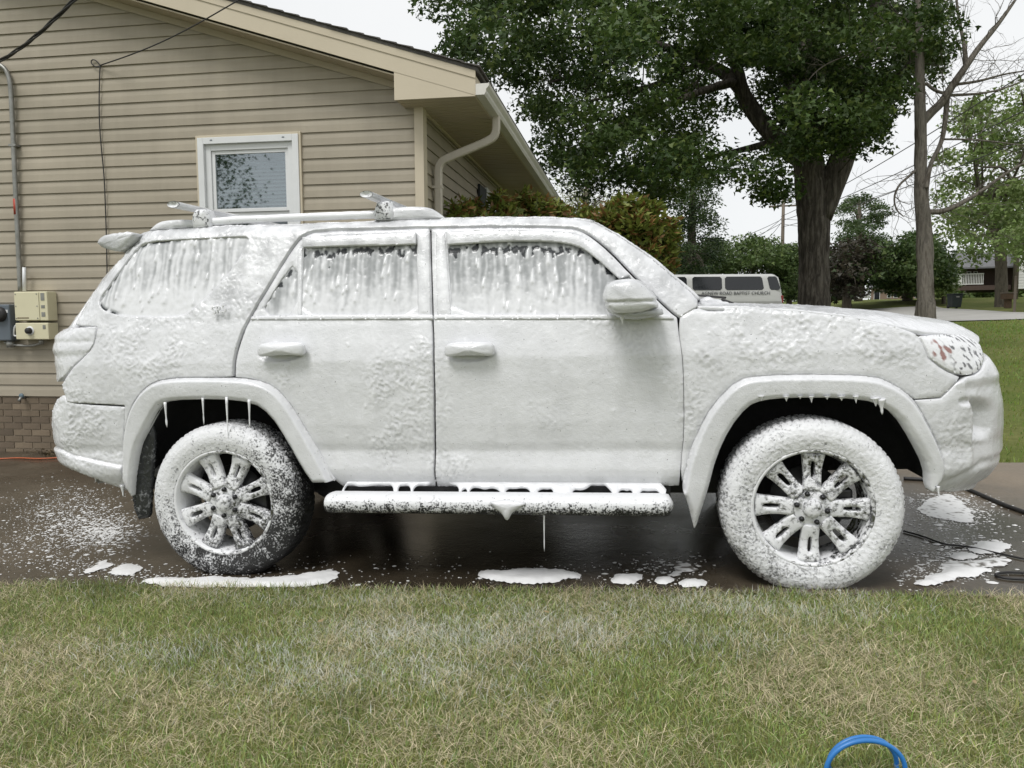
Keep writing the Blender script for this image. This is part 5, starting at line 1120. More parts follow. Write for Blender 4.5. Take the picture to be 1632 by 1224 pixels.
def tree(name, label, poly, D, dD, nclump, nleaf, rc, size, cols, trunk, mat_bark, seed, shape='lobed', group=None, flat=.55, extra=None, cat='tree', ntwig=None, tilt=.9, rlimb=.05, limbs=(), reach=1e9, carve=None):
    """crown of leaf clumps spread through a volume D +- dD metres away; trunk: list of (px,py,radius) at D or of (xyz,radius)"""
    rng = np.random.default_rng(seed); root = empty(name)
    q = in_poly(poly, nclump, rng); dd = rng.normal(0, dD*.5, nclump); C_ = np.array([depth(a, b, D+e) for (a, b), e in zip(q, dd)])
    if carve is not None: ok = ~(inside(q, np.array(carve, float)) & (rng.random(nclump) < .8)); C_ = C_[ok]
    if extra is not None: C_ = np.concatenate([C_, extra])
    n = len(C_); cl = rng.uniform(.6, 1.15, n); P = []; col = []; k2 = np.array(cols)
    for i in range(n):
        m_ = int(nleaf*rng.uniform(.6, 1.3)); g = rng.normal(size=(m_, 3)); g /= np.linalg.norm(g, axis=1)[:, None]; rr = rng.random(m_)**.45
        p = g*rr[:, None]*rc*cl[i]*np.array([1, 1, flat]); p[:, 2] -= .18*(p[:, 0]**2+p[:, 1]**2)/rc; P.append(C_[i]+p)
        b = rng.random(); base = k2[0]*(1-b)+k2[1]*b; col.append(base*(.75+.5*rng.random((m_, 1))))
    P = np.concatenate(P); col = np.concatenate(col)
    if len(cols) > 2: s_ = rng.random(len(P)) < .14; col[s_] = k2[2]*(.8+.4*rng.random((s_.sum(), 1)))
    V, T, c_ = leaves(P, size, col, rng, shape, tilt); obj('crown', V, T, M_LEAF, root, False, c_)
    tr_ = [(depth(t_[0], t_[1], D), t_[2]) if len(t_) == 3 else t_ for t_ in trunk]
    if tr_:
        pts = np.array([t_[0] for t_ in tr_]); rad = [t_[1] for t_ in tr_]; pts[0, 2] = min(pts[0, 2], float(terrain(pts[0, 0], pts[0, 1]))-.05)
        pp_ = resample(chaikin(np.c_[pts, rad], 2, False), max(.12, rad[0]*.35), False); mb_ = MB(); mb_.tube(pp_[:, :3], pp_[:, 3], 28); obj('trunk', ridges(mb_, pp_, 28, .05 if D < 25 else .03), mb_.F, mat_bark, root)
        axs = [pp_[len(pp_)//2:]]
        for L in limbs:
            p = np.array([(*depth(t_[0], t_[1], D+t_[3]), t_[2]) for t_ in L]); p = resample(chaikin(p, 2, False), .2, False); mb_ = MB(); mb_.tube(p[:, :3], p[:, 3], 14); obj('limb', ridges(mb_, p, 14, .03), mb_.F, mat_bark, root); axs.append(p)
        nb_ = ntwig or min(n, 60); mb_ = MB(); ax = np.concatenate(axs)
        for i in rng.choice(n, min(nb_, n), False):
            c = C_[i]; dist = np.linalg.norm(ax[:, :3]-c, axis=1); j = int(np.argmin(dist+1.2*np.maximum(0, ax[:, 2]-c[2]+.3*dist))); a = ax[j, :3]
            L = np.linalg.norm(c-a)
            if L > reach: continue
            mid = a+(c-a)*.4+np.array([0, 0, .10*L])+rng.normal(0, .07*L, 3); m2 = a+(c-a)*.75+np.array([0, 0, .08*L])+rng.normal(0, .06*L, 3); pb = chaikin([a, mid, m2, c], 2, False)
            mb_.tube(pb, np.linspace(min(ax[j, 3]*.5, rlimb*(.25+L*.12)), .006, len(pb)), 5, False)
        mb_.build('branches', mat_bark, root, True)['kind'] = 'stuff'; rebase(root, (float(pts[0, 0]), float(pts[0, 1]), float(terrain(pts[0, 0], pts[0, 1]))))
    else: m_ = P.mean(0); rebase(root, (float(m_[0]), float(m_[1]), float(terrain(m_[0], m_[1]))))
    return tag(root, label, cat, group), root
G_DARK = [(.028, .056, .012), (.070, .115, .026), (.13, .175, .045)]
# the big maple: hand-placed limbs, clumps of leaves through the whole crown
MAP_D = 17.0
crownpx = [(640, -60), (700, 5), (745, 20), (722, 55), (706, 92), (735, 112), (800, 150), (835, 205), (860, 190), (868, 225), (890, 285), (930, 292), (985, 322), (1030, 326), (1065, 308), (1095, 296), (1128, 276), (1165, 288), (1205, 268), (1226, 318), (1262, 322), (1262, 250), (1300, 235), (1340, 262), (1352, 250), (1385, 235), (1395, 190), (1440, 165), (1478, 138), (1492, 85), (1508, 45), (1500, -30), (1440, -80)]
rng = np.random.default_rng(4)
q = in_poly([(640, -330), (560, -60), (700, -10), (1500, -10), (1580, -60), (1480, -330), (1100, -420)], 110, rng); up = np.array([depth(a, b, MAP_D+e) for (a, b), e in zip(q, rng.normal(0, 2.6, 110))])
q = in_poly([(1180, 0), (1500, 0), (1480, 130), (1395, 190), (1300, 240), (1230, 200)], 60, rng); up2 = np.array([depth(a, b, MAP_D+e) for (a, b), e in zip(q, rng.normal(0, 2.0, 60))])
LIMBS = [[(1286, 258, .21, 0), (1240, 225, .19, .1), (1195, 172, .15, .2), (1172, 125, .13, .2), (1120, 98, .10, .3), (1050, 70, .07, .2), (980, 62, .045, 0), (900, 60, .02, -.2)], [(1190, 165, .12, .2), (1172, 95, .10, 0), (1140, 30, .08, -.5), (1090, -40, .05, -1)],
         [(1303, 345, .28, 0), (1328, 285, .27, -.1), (1348, 238, .23, -.2), (1362, 160, .18, -.3), (1385, 60, .12, -.3), (1410, -60, .07, 0)], [(1290, 275, .24, .2), (1268, 150, .18, .5), (1245, 60, .14, .9), (1210, -60, .08, 1.5)],
         [(1175, 130, .09, .2), (1130, 140, .07, -.6), (1070, 165, .05, -1.2), (1000, 195, .035, -1.7), (940, 215, .015, -2)], [(1120, 98, .07, .3), (1060, 130, .05, 1.0), (990, 150, .035, 1.6), (900, 170, .015, 2.2)], [(1040, 72, .05, .2), (960, 110, .035, -.4), (880, 130, .02, -.8)], [(1240, 225, .08, .1), (1200, 235, .06, .8), (1130, 250, .035, 1.3), (1050, 280, .015, 1.8)], [(1350, 230, .09, -.2), (1400, 150, .06, -.8), (1450, 100, .03, -1.2)]]
(_, maple) = tree('maple_tree', 'large dark green leafy maple with thick forked trunk overhanging the house roof', crownpx, MAP_D, 4.6, 490, 250, .62, .095, G_DARK,
                  [(1297, 560, .37), (1297, 495, .30), (1298, 400, .275), (1296, 330, .31), (1290, 270, .29), (1280, 180, .26), (1275, 80, .21), (1285, -60, .15), (1290, -200, .06)], M_BARK, 31, extra=np.concatenate([up, up2]), ntwig=260, rlimb=.035, limbs=LIMBS, reach=2.2, carve=[(1135, 120), (1200, 95), (1258, 130), (1262, 300), (1215, 262), (1150, 215), (1085, 190)])
# bare tree with broken bark
def bare_tree():
    D = 14.5; rng = np.random.default_rng(9); root = empty('bare_tree')
    tp = [(1478, 560, .19), (1475, 500, .165), (1474, 440, .15), (1473, 380, .135), (1469, 320, .125), (1467, 260, .11), (1467, 200, .10), (1466, 130, .09), (1465, 60, .065), (1463, 0, .05), (1460, -80, .03)]
    p = np.array([(*depth(a, b, D), r_) for a, b, r_ in tp]); p[0, 2] = float(terrain(p[0, 0], p[0, 1]))-.05; pc = chaikin(p, 2, False)
    pc = resample(pc, .07, False); n = 26
    mb_ = MB(); mb_.tube(pc[:, :3], pc[:, 3], n); V = np.array(mb_.V); C2 = np.repeat(pc[:, :3], n, 0); N = V-C2; N /= np.linalg.norm(N, axis=1)[:, None]
    low = sstep(2.6, .9, V[:, 2]-pc[0, 2]); V = V+N*((.022+.035*low)*fbm(V*np.array([7, 7, 2.5]), 3)-.03*low*sstep(.1, .3, noise(V*np.array([4, 4, 2.]))))[:, None]; obj('trunk', V, mb_.F, M_BARK2, root)
    limbs = [[(1468, 196, .09), (1485, 178, .08), (1500, 165, .075), (1515, 140, .07), (1540, 105, .06), (1560, 75, .05), (1590, 40, .04), (1625, -10, .02)], [(1540, 108, .05), (1537, 70, .035), (1530, 40, .03), (1524, 0, .02), (1522, -40, .01)],
             [(1510, 150, .05), (1506, 200, .045), (1500, 230, .04), (1482, 262, .04), (1476, 300, .05)], [(1482, 338, .055), (1500, 338, .05), (1525, 328, .045), (1560, 308, .035), (1600, 278, .028), (1640, 255, .02), (1700, 235, .01)],
             [(1470, 262, .03), (1450, 280, .025), (1432, 295, .02), (1424, 315, .018), (1428, 335, .015), (1440, 345, .01)], [(1466, 85, .025), (1440, 78, .02), (1400, 75, .018), (1350, 88, .014), (1310, 105, .012), (1285, 130, .008), (1275, 165, .004)],
             [(1466, 100, .02), (1458, 60, .016), (1448, 30, .012), (1430, 25, .006)], [(1520, 135, .03), (1560, 130, .025), (1600, 118, .018), (1640, 112, .01)], [(1512, 152, .03), (1560, 150, .022), (1600, 142, .016), (1650, 120, .01)], [(1475, 132, .03), (1490, 145, .03), (1510, 150, .03)], [(1505, 222, .02), (1540, 222, .018), (1580, 225, .014), (1632, 232, .008)]]
    tw = MB()
    def twig(p, d, L, r_, lv):
        k_ = 4; pts = [p]; 
        for i in range(k_): d = d+rng.normal(0, .28, 3)+np.array([0, 0, .05]); d /= np.linalg.norm(d); pts.append(pts[-1]+d*L/k_)
        tw.tube(pts, np.linspace(r_, r_*.4, k_+1), 4, False)
        if lv > 0:
            for i in range(3): j = rng.integers(1, k_+1); twig(pts[j], d+rng.normal(0, .7, 3), L*.55, r_*.5, lv-1)
    for L in limbs:
        e = rng.normal(0, .2); q_ = np.array([(*depth(a, b, D+e*(i/len(L))), r_) for i, (a, b, r_) in enumerate(L)]); q_ = chaikin(q_, 2, False); mb_ = MB(); mb_.tube(q_[:, :3], q_[:, 3], 7); mb_.build('limb', M_BARK2, root, True)
        for j in range(3, len(q_), 2):
            d = q_[j, :3]-q_[j-1, :3]; d /= np.linalg.norm(d); twig(q_[j, :3], d+rng.normal(0, .6, 3), rng.uniform(.4, 1.1), min(.009, q_[j, 3]*.5), 2)
    tw.build('twigs', M_BARK2, root, True)['kind'] = 'stuff'
    rebase(root, tuple(pc[0, :3])); tag(root, 'bare grey tree with torn bark and leafless twigs by the street', 'tree')
bare_tree()
G_MID = [(.055, .095, .022), (.10, .15, .04), (.14, .19, .06)]; G_LIGHT = [(.11, .17, .04), (.17, .23, .07), (.22, .27, .10)]; G_HEDGE = [(.05, .085, .022), (.09, .14, .04), (.15, .2, .07)]
tree('oak_tree', 'tall open light green tree with grey forked trunk by mailbox', [(1500, 215), (1520, 170), (1560, 150), (1632, 140), (1720, 120), (1740, 330), (1632, 380), (1590, 400), (1540, 418), (1512, 398), (1520, 365), (1492, 335), (1505, 290)], 40, 7, 120, 150, 1.1, .2, G_LIGHT,
     [(1597, 494, .34), (1596, 460, .26), (1595, 400, .25), (1591, 370, .24), (1578, 345, .18), (1560, 320, .13), (1555, 260, .06)], M_BARK3, 41, rlimb=.12, ntwig=60)
tree('street_tree', 'bright green drooping tree beside the white clapboard house', [(1596, 385), (1615, 362), (1650, 340), (1720, 330), (1720, 425), (1640, 420), (1608, 415)], 31, 3, 40, 130, .8, .16, G_LIGHT, [(1680, 500, .25), (1678, 420, .2), (1676, 360, .12)], M_BARK3, 42)
tree('dark_maple', 'dense dark green round tree in front of the low brick house', [(1392, 452), (1376, 430), (1395, 398), (1435, 388), (1470, 372), (1500, 390), (1514, 420), (1512, 446), (1490, 458), (1430, 462)], 50, 5, 110, 150, 1.2, .24, [(.04, .075, .02), (.08, .125, .034), (.11, .15, .045)], [(1446, 478, .3), (1446, 440, .25), (1447, 400, .12)], M_BARK3, 43)
tree('pine_tree', 'tall thin conifer with open dark crown behind the maroon tree', [(1338, 338), (1352, 312), (1374, 304), (1398, 322), (1412, 340), (1404, 362), (1410, 385), (1372, 392), (1338, 386), (1345, 360)], 62, 5, 55, 130, 1.1, .26, [(.04, .07, .022), (.07, .11, .035), (.09, .13, .045)], [(1368, 480, .3), (1368, 400, .25), (1370, 330, .12)], M_BARK3, 44, shape='oval', flat=.35)
tree('maroon_tree', 'dark maroon leaved tree beside the big maple trunk', [(1322, 402), (1350, 386), (1392, 388), (1400, 402), (1386, 424), (1372, 445), (1360, 468), (1322, 470)], 46, 4, 60, 140, 1.0, .22, [(.035, .030, .020), (.05, .042, .026), (.04, .065, .02)], [(1350, 480, .25), (1350, 430, .2), (1350, 400, .1)], M_BARK3, 45)
tree('young_tree', 'small bright yellow-green bush by the porch lawn', [(1488, 455), (1498, 440), (1506, 432), (1518, 440), (1521, 458), (1504, 470), (1490, 468)], 47, 2, 26, 110, .6, .16, G_LIGHT, [(1504, 486, .1), (1504, 460, .08)], M_BARK3, 46)
HG = 'shrubs behind the church van'
for i, (pl, lb, tx) in enumerate((([(1076, 425), (1092, 398), (1130, 388), (1160, 392), (1172, 440), (1160, 470), (1076, 470)], 'green hedge shrub behind the front windows of church van', 1120), ([(1158, 450), (1170, 392), (1195, 380), (1222, 378), (1240, 395), (1246, 440), (1240, 475), (1160, 475)], 'taller green hedge shrub behind rear windows of church van', 1200), ([(1232, 470), (1240, 400), (1262, 384), (1282, 400), (1285, 470)], 'light green hedge shrub between van and maple trunk', 1258))):
    tree('hedge_shrub', lb, pl, 41+i, 3, 70, 130, .9, .17, G_HEDGE if i != 1 else G_MID, [(tx, 500, .15), (tx, 450, .1), (tx, 410, .05)], M_BARK3, 50+i, cat='shrub', group=HG)
tree('cedar_tree', 'tall narrow dark evergreen behind the red-tipped shrub', [(1062, 405), (1068, 330), (1082, 290), (1104, 255), (1130, 285), (1142, 340), (1140, 420), (1136, 482), (1062, 482)], 36, 3.0, 100, 150, .75, .17, [(.022, .045, .014), (.045, .075, .022), (.07, .10, .03)], [(1102, 500, .25), (1102, 400, .2), (1104, 280, .06)], M_BARK3, 54, shape='oval')
tree('budding_tree', 'pale sparse tree with fine grey branches beyond the gutter', [(880, 340), (888, 295), (905, 276), (935, 285), (975, 296), (990, 335)], 34, 3, 60, 26, .8, .12, [(.24, .28, .13), (.30, .33, .18)], [(930, 500, .25), (932, 380, .2), (934, 320, .12), (936, 290, .05)], M_BARK3, 55, shape='oval', ntwig=60, rlimb=.05)
for i, (pl, tx, lb) in enumerate((([(1265, 478), (1268, 430), (1300, 412), (1340, 420), (1345, 480)], 1305, 'far dark tree behind the big maple trunk'), ([(1500, 480), (1505, 425), (1530, 400), (1560, 395), (1590, 410), (1600, 480)], 1550, 'far green tree behind the porch roof'), ([(1395, 480), (1400, 425), (1440, 415), (1490, 425), (1495, 480)], 1450, 'far tree behind the low brick house'), ([(1560, 480), (1575, 415), (1632, 405), (1720, 410), (1720, 480)], 1640, 'far tree behind the white clapboard house'))):
    tree('far_tree', lb, pl, 170 if 'brick' in lb else 92, 8, 60, 110, 4.2 if 'brick' in lb else 2.4, .8 if 'brick' in lb else .45, G_MID, [(tx, 490, .4), (tx, 440, .3)], M_BARK3, 60+i, group='trees far behind the houses')
# red-tipped shrubs against the house
RT_C = [(.09, .125, .022), (.25, .28, .06), (.24, .135, .05)]
def shrub(name, label, cen, rad, n0, seed, size):
    rng = np.random.default_rng(seed); root = empty(name); P = []; C2 = []
    cen, rad = list(cen), list(rad)
    for c, r_ in list(zip(cen, rad)):
        for _ in range(6): g = rng.normal(size=3); g[2] = abs(g[2]); g /= np.linalg.norm(g); cen.append(tuple(np.array(c)+g*r_*rng.uniform(.8, 1.1))); rad.append(r_*rng.uniform(.25, .45))
    for c, r_ in zip(cen, rad):
        n = int(n0*min(1, (r_/.34)**2))+20
        g = rng.normal(size=(n, 3)); g /= np.linalg.norm(g, axis=1)[:, None]; p = np.array(c)+g*(rng.random(n)**.33)[:, None]*r_*(1+.18*noise(g*2+seed))[:, None]; P.append(p); o_ = np.linalg.norm(p-np.array(c), axis=1)/r_
        b = rng.random((n, 1)); cc = np.array(RT_C[0])*(1-b)+np.array(RT_C[1])*b; rd = (rng.random(n) < .26)&(o_ > .5); cc[rd] = np.array(RT_C[2])*(.7+.6*rng.random((rd.sum(), 1))); C2.append(cc)
    P = np.concatenate(P); C2 = np.concatenate(C2); k_ = (P[:, 2] > terrain(P[:, 0], P[:, 1])+.1)&((P[:, 0] > XS+.05)|(P[:, 1] > YW+14)); P, C2 = P[k_], C2[k_]
    V, T, c_ = leaves(P, size, C2, rng, 'oval', .8, -.35); obj('foliage', V, T, M_LEAF, root, False, c_)
    b0 = P.mean(0); mb_ = MB()
    for i in rng.choice(len(P), 40, False): q_ = np.array([b0[0]+rng.normal(0, .1), b0[1]+rng.normal(0, .1), terrain(b0[0], b0[1])-.03]); mb_.tube(chaikin([q_, (q_+P[i])/2+rng.normal(0, .08, 3), P[i]], 1, False), np.linspace(.014, .003, 6), 5, False)
    mb_.build('stems', M_BARK2, root, True)['kind'] = 'stuff'; rebase(root, (float(b0[0]), float(b0[1]), float(terrain(b0[0], b0[1])))); tag(root, label, 'shrub', 'red-tipped shrubs by the house')
def sph(px, py, D): return tuple(depth(px, py, D))
shrub('photinia_shrub', 'low red-tipped shrub against the side wall of house', [sph(742, 372, 8.2), sph(790, 372, 8.8), sph(760, 400, 8.6), sph(835, 372, 9.6), sph(880, 368, 10.6), sph(905, 375, 11.2)], [.30, .36, .45, .38, .32, .36], 900, 70, .10)
shrub('photinia_shrub', 'taller red-tipped shrub rising behind windshield of SUV', [sph(962, 375, 10), sph(1005, 380, 9.8), sph(1045, 385, 10), sph(1050, 412, 10), sph(1005, 430, 10), sph(985, 345, 10.2), sph(1000, 470, 10), sph(960, 420, 10.3), sph(1030, 352, 9.9)], [.34, .38, .30, .20, .45, .2, .45, .4, .2], 900, 71, .125)

# a leafy tree across the lawn behind the photographer: only its reflection shows, in the house window
def yard_tree():
    rng = np.random.default_rng(88); root = empty('yard_tree'); b = np.array([-14.2, -14.4, 0.]); b[2] = float(terrain(b[0], b[1])); C_ = b+np.array([0, 0, 5.6])+rng.normal(0, 1, (60, 3))*np.array([1.5, 1.5, 1.3])
    P = np.concatenate([c+rng.normal(0, .4, (230, 3)) for c in C_]); k2 = np.array(G_DARK[0])*(1+1.2*rng.random((len(P), 1))); V, T, c_ = leaves(P, .11, k2, rng); obj('crown', V, T, M_LEAF, root, False, c_)
    mb_ = MB(); mb_.tube([b+np.array([0, 0, -.05]), b+np.array([.05, 0, 3]), b+np.array([0, .1, 6.5])], [.28, .2, .06], 12); mb_.build('trunk', M_BARK, root, True); rebase(root, tuple(b)); tag(root, 'leafy tree reflected in the upper pane of house window', 'tree')
yard_tree()
# ------------------------------------------------------------------ church van
M_VAN = simple('silver_van_paint', (.50, .50, .485), (.47, .47, .455), 2, .3, spec=.5); M_VAN2 = simple('van_lower_grey', (.36, .36, .35), None, 2, .32)
M_VGL = simple('tinted_glass', (.012, .014, .017), None, 2, .08, spec=.6); M_TAIL = simple('red_lens', (.22, .02, .018), None, 2, .25)
VD = 30.0; pr = depth(1250, 480, VD); a_ = Vector((rt[0], rt[1], 0)).normalized(); yaw = math.atan2(a_.y, a_.x)
vz = float(depth(1200, 435.5, VD)[2])-2.10
print('VAN base', pr, vz, terrain(pr[0], pr[1]))
van = empty('church_van', (pr[0], pr[1], vz), (0, 0, yaw)); sc = VD/FPX
def vx(px): return (px-1250)*sc
def vzz(py): return 2.10-(py-435.5)*sc
sec = [(.10, .36), (.02, .5), (0, .75), (-.01, 1.05), (.0, 1.12), (.02, 1.36), (.10, 1.80), (.14, 1.96), (.24, 2.05), (.5, 2.09), (1.0, 2.11)]
sec = sec+[(2.0-y, z) for y, z in sec[-2::-1]]
st = [(-6.15, .75, .55, .50), (-6.12, .9, .9, .62), (-5.75, .98, 1.15, .60), (-5.40, 1, 1.22, .62), (-5.35, 1.0, 1.3, .62), (-4.75, 1, 1.9, .95), (-4.45, 1, 2.08, 1.0), (-4.2, 1, 2.1, 1.0), (-.35, 1, 2.1, 1.0), (-.16, .97, 2.06, .985), (-.05, .93, 2.0, .965), (0, .85, 1.92, .93)]
V = []; n_ = len(sec)
for x, wy, hz, f in st:
    for y, z in sec:
        zz = min(z, hz-(2.1-z)*.0) if z < hz else hz-.03*abs(y-1.0); sh_ = .16*max(0, zz-1.0) if x > -.2 else 0
        V.append((x-sh_*(1 if x > -.2 else 0), 1+(y-1)*wy, zz))
F = [(i*n_+j, i*n_+j+1, (i+1)*n_+j+1, (i+1)*n_+j) for i in range(len(st)-1) for j in range(n_-1)]+[(i*n_+n_-1, i*n_, (i+1)*n_, (i+1)*n_+n_-1) for i in range(len(st)-1)]+[tuple(range(n_))[::-1], tuple((len(st)-1)*n_+j for j in range(n_))]
me = mesh(V, F, True); bm = bmesh.new(); bm.from_mesh(me); bmesh.ops.recalc_face_normals(bm, faces=bm.faces); bm.to_mesh(me); bm.free(); bo = obj('body', me, None, M_VAN, van); m_ = bo.modifiers.new('es', 'EDGE_SPLIT'); m_.split_angle = R(50)
def vside(z): return float(np.interp(z, [1.12, 1.36, 1.80, 1.96], [0, .02, .10, .14]))
def vwin(x0, x1, z0, z1, sl0=0, sl1=0, r_=.07):
    P = [(x0+r_, z0), (x1-r_, z0), (x1, z0+r_), (x1+sl1, z1-r_), (x1+sl1-r_, z1), (x0+sl0+r_, z1), (x0+sl0, z1-r_), (x0, z0+r_)]; mb_ = MB(); mb_.prism(P, lambda p, q, t: (p, vside(q)+t, q), -.012, .03); return mb_.build('side_window', M_VGL, van)
zt, zb = vzz(440.5), vzz(462)
vwin(vx(1104), vx(1151), zb, zt); vwin(vx(1156), vx(1217.5), zb, zt, 0, -.05); vwin(vx(1227), vx(1244), zb, zt, -.08, -.12, .06); vwin(vx(1072), vx(1095), zb, zt)
text_mesh('AGNEW ROAD BAPTIST CHURCH', .174, .002, simple('van_lettering', (.02, .022, .03), None, 2, .6), van, 'lettering', Matrix.Translation((vx(1172.5), -.012, vzz(467.3))) @ Matrix.Rotation(R(90), 4, 'X') @ Matrix.Scale(1.0, 4, (1, 0, 0)))
mb = MB(); mb.box(-.11, -.012, .055, .2, vzz(483), vzz(471)); bevel(mb.build('tail_lamp', M_TAIL, van), .02)
mb = MB(); mb.box(-4.7, -.12, -.018, -.0095, .62, 1.02); mb.build('lower_band', M_VAN2, van)  # darker grey band along the lower side
mb = MB(); mb.box(-.10, .12, .12, 1.88, .42, .62); bevel(mb.build('rear_bumper', M_STEEL, van), .03)
for x in (-1.35, -5.05):
    for y in (.0, 1.78):
        w_ = empty('wheel', (x, y, .36), (0, 0, 0), van); mb = MB(); mb.lathe([(.0, .20), (-.005, .3), (.02, .36), (.2, .36), (.22, .2)], 28); mb.build('tyre', M_BLACK, w_, True); mb = MB(); mb.lathe([(.04, .0001), (.04, .1), (.02, .19), (.03, .21)], 20); mb.build('rim', M_STEEL, w_, True)
mb = MB(); mb.prism([(-5.37, 1.27), (-4.80, 1.84), (-4.815, 1.85), (-5.39, 1.28)], lambda p, q, t: (p-.01, t, q+.01), .2, 1.8); mb.build('windshield', M_VGL, van)
tag(van, 'silver passenger van lettered AGNEW ROAD BAPTIST CHURCH parked beyond the hood', 'van')
# ------------------------------------------------------------------ houses across the street
M_CLAP = simple('white_clapboard', (.62, .62, .60), (.56, .56, .54), 3, .6); M_RB = simple('red_brick_far', (.085, .055, .045), (.06, .042, .036), 12, .9); M_ROOF2 = simple('grey_roof', (.16, .16, .165), (.12, .12, .125), 4, .95)
HD = 60.0; k_ = HD/FPX
def plant(name, px, py, D):
    p = depth(px, py, D); g = float(terrain(p[0], p[1])); e = empty(name, (p[0], p[1], g), (0, 0, math.atan2(-(p[0]-CAM[0]), p[1]-CAM[1]))); return e, g
ph, g = plant('porch_house', 1516, 462, HD); top = lambda py: 1.272+(501-py)/FPX*HD-g; X = lambda px: (px-1516)*k_
print('PORCH', ph.location, 'floor', top(459), 'eave', top(426))
zf, ze = max(.35, top(460)), top(426.5)
mb = MB(); mb.box(X(1537), X(1600), 1.2, 8, 0, ze); mb.build('wall', M_RB, ph)
mb = MB(); mb.box(X(1516), X(1596), 0, 1.2, 0, zf); mb.build('porch_base', M_RB, ph)
for px in (1519, 1528.5, 1586): mb = MB(); mb.box(X(px)-.1, X(px)+.1, .05, .25, zf, ze); mb.build('porch_post', M_CLAP, ph)
mb = MB(); mb.box(X(1516), X(1560), .1, .16, zf+.85, zf+.93); mb.box(X(1516), X(1560), .1, .16, zf+.08, zf+.15); mb.build('railing', M_CLAP, ph)
for x in np.linspace(X(1517), X(1559), 20): mb = MB(); mb.box(x-.025, x+.025, .11, .15, zf+.15, zf+.85); mb.build('baluster', M_CLAP, ph)
mb = MB(); mb.prism([(X(1512), ze), (X(1524), ze), (X(1524), ze+.02), (X(1516), ze+1.0), (X(1513), ze+.6)], lambda p, q, t: (p, t, q), -.05, .1); mb.build('gable', M_CLAP, ph)
mb = MB(); mb.prism([(-.3, ze), (4, ze+1.35), (8.3, ze), (8.3, ze-.12), (4, ze+1.2), (-.3, ze-.12)], lambda p, q, t: (t, p, q), X(1511), X(1603)); mb.build('roof', M_ROOF2, ph)
for px in (1537, 1546): mb = MB(); mb.box(X(px), X(px+6), 1.15, 1.19, zf+.9, ze-.25); f_ = mb.build('window', M_CLAP, ph); mb = MB(); mb.box(X(px)+.06, X(px+6)-.06, 1.12, 1.148, zf+.97, ze-.32); mb.build('pane', M_VGL, f_)
tag(ph, 'dark brick house with white railed porch across the street', 'house')
wh, g = plant('clapboard_house', 1620, 462, 56); kk = 56/FPX; tp = lambda py: 1.272+(501-py)/FPX*56-g
mb = MB()
for z in np.arange(0, 3.4, .2): mb.box(0, 6, (0.0), 6, z, z+.185)
mb.build('wall', M_CLAP, wh); mb = MB(); mb.prism([(-.3, 3.35), (3, 4.6), (6.3, 3.35), (6.3, 3.2), (3, 4.45), (-.3, 3.2)], lambda p, q, t: (t, p, q), -.4, 6.4); mb.build('roof', M_ROOF2, wh)
mb = MB(); mb.box(.35, .95, -.05, -.005, 1.2, 2.6); f_ = mb.build('window', M_CLAP, wh); mb = MB(); mb.box(.42, .88, -.08, -.052, 1.27, 2.53); mb.build('pane', M_VGL, f_)
tag(wh, 'white clapboard house partly hidden by trees beside the porch house', 'house')
lh, g = plant('ranch_house', 1388, 476, 130); kk = 130/FPX; Xl = lambda px: (px-1388)*kk
M_TB = simple('pale_brick_far', (.22, .16, .12), (.17, .12, .09), 8, .9)
mb = MB(); mb.box(0, Xl(1500), 0, 7, 0, 2.6); mb.build('wall', M_TB, lh)
mb = MB(); mb.prism([(-.5, 2.55), (3.5, 4.0), (7.5, 2.55), (7.5, 2.4), (3.5, 3.85), (-.5, 2.4)], lambda p, q, t: (t, p, q), -.5, Xl(1500)+.5); mb.build('roof', M_ROOF2, lh)
for px, w2, z0_, z1_ in ((1392, 9, .1, 1.9), (1411, 6, .8, 1.7), (1420, 6, .8, 1.7), (1450, 7, .7, 1.7)):
    mb = MB(); mb.box(Xl(px), Xl(px+w2), -.06, -.003, z0_, z1_); f_ = mb.build('window', M_CLAP, lh); mb = MB(); mb.box(Xl(px)+.08, Xl(px+w2)-.08, -.09, -.062, z0_+.08, z1_-.08); mb.build('pane', M_VGL, f_)
tag(lh, 'low tan brick house with white windows under the dark tree', 'house')
# ------------------------------------------------------------------ roadside things
p = on_ground(1521, 491.5); tcn = empty('trash_can', tuple(p), (0, 0, yaw)); D = float((p-CAM) @ fw); hh = 24/FPX*D; ww = 17/FPX*D/2
M_CAN = simple('green_black_plastic', (.018, .026, .028), None, 4, .5)
mb = MB(); mb.add([(-ww*.78, -ww*.78, .05), (ww*.78, -ww*.78, .05), (ww*.78, ww*.78, .05), (-ww*.78, ww*.78, .05), (-ww, -ww, hh*.9), (ww, -ww, hh*.9), (ww, ww, hh*.9), (-ww, ww, hh*.9)], [(3, 2, 1, 0), (4, 5, 6, 7), (0, 1, 5, 4), (1, 2, 6, 5), (2, 3, 7, 6), (3, 0, 4, 7)]); bevel(mb.build('bin', M_CAN, tcn), .02)
mb = MB(); mb.box(-ww*1.1, ww*1.1, -ww*1.12, ww*1.1, hh*.905, hh*.97); bevel(mb.build('lid', M_CAN, tcn), .03)
mb = MB(); mb.box(-ww*.3, ww*.3, -ww-.012, -ww-.001, hh*.72, hh*.80); mb.build('print', M_STEEL, tcn)
for s_ in (-1, 1): mb = MB(); mb.lathe([(s_*ww*.8-.03, .0001), (s_*ww*.8-.03, .1), (s_*ww*.8+.03, .1), (s_*ww*.8+.03, .0001)], 14, 'x', (0, ww*.7, .1)); mb.build('wheel', M_BLACK, tcn, True)
tag(tcn, 'dark wheeled trash can standing at the street edge', 'trash can')
p = on_ground(1606, 491); mbx = empty('mailbox_stand', tuple(p), (0, 0, yaw)); D = float((p-CAM) @ fw); q = D/FPX
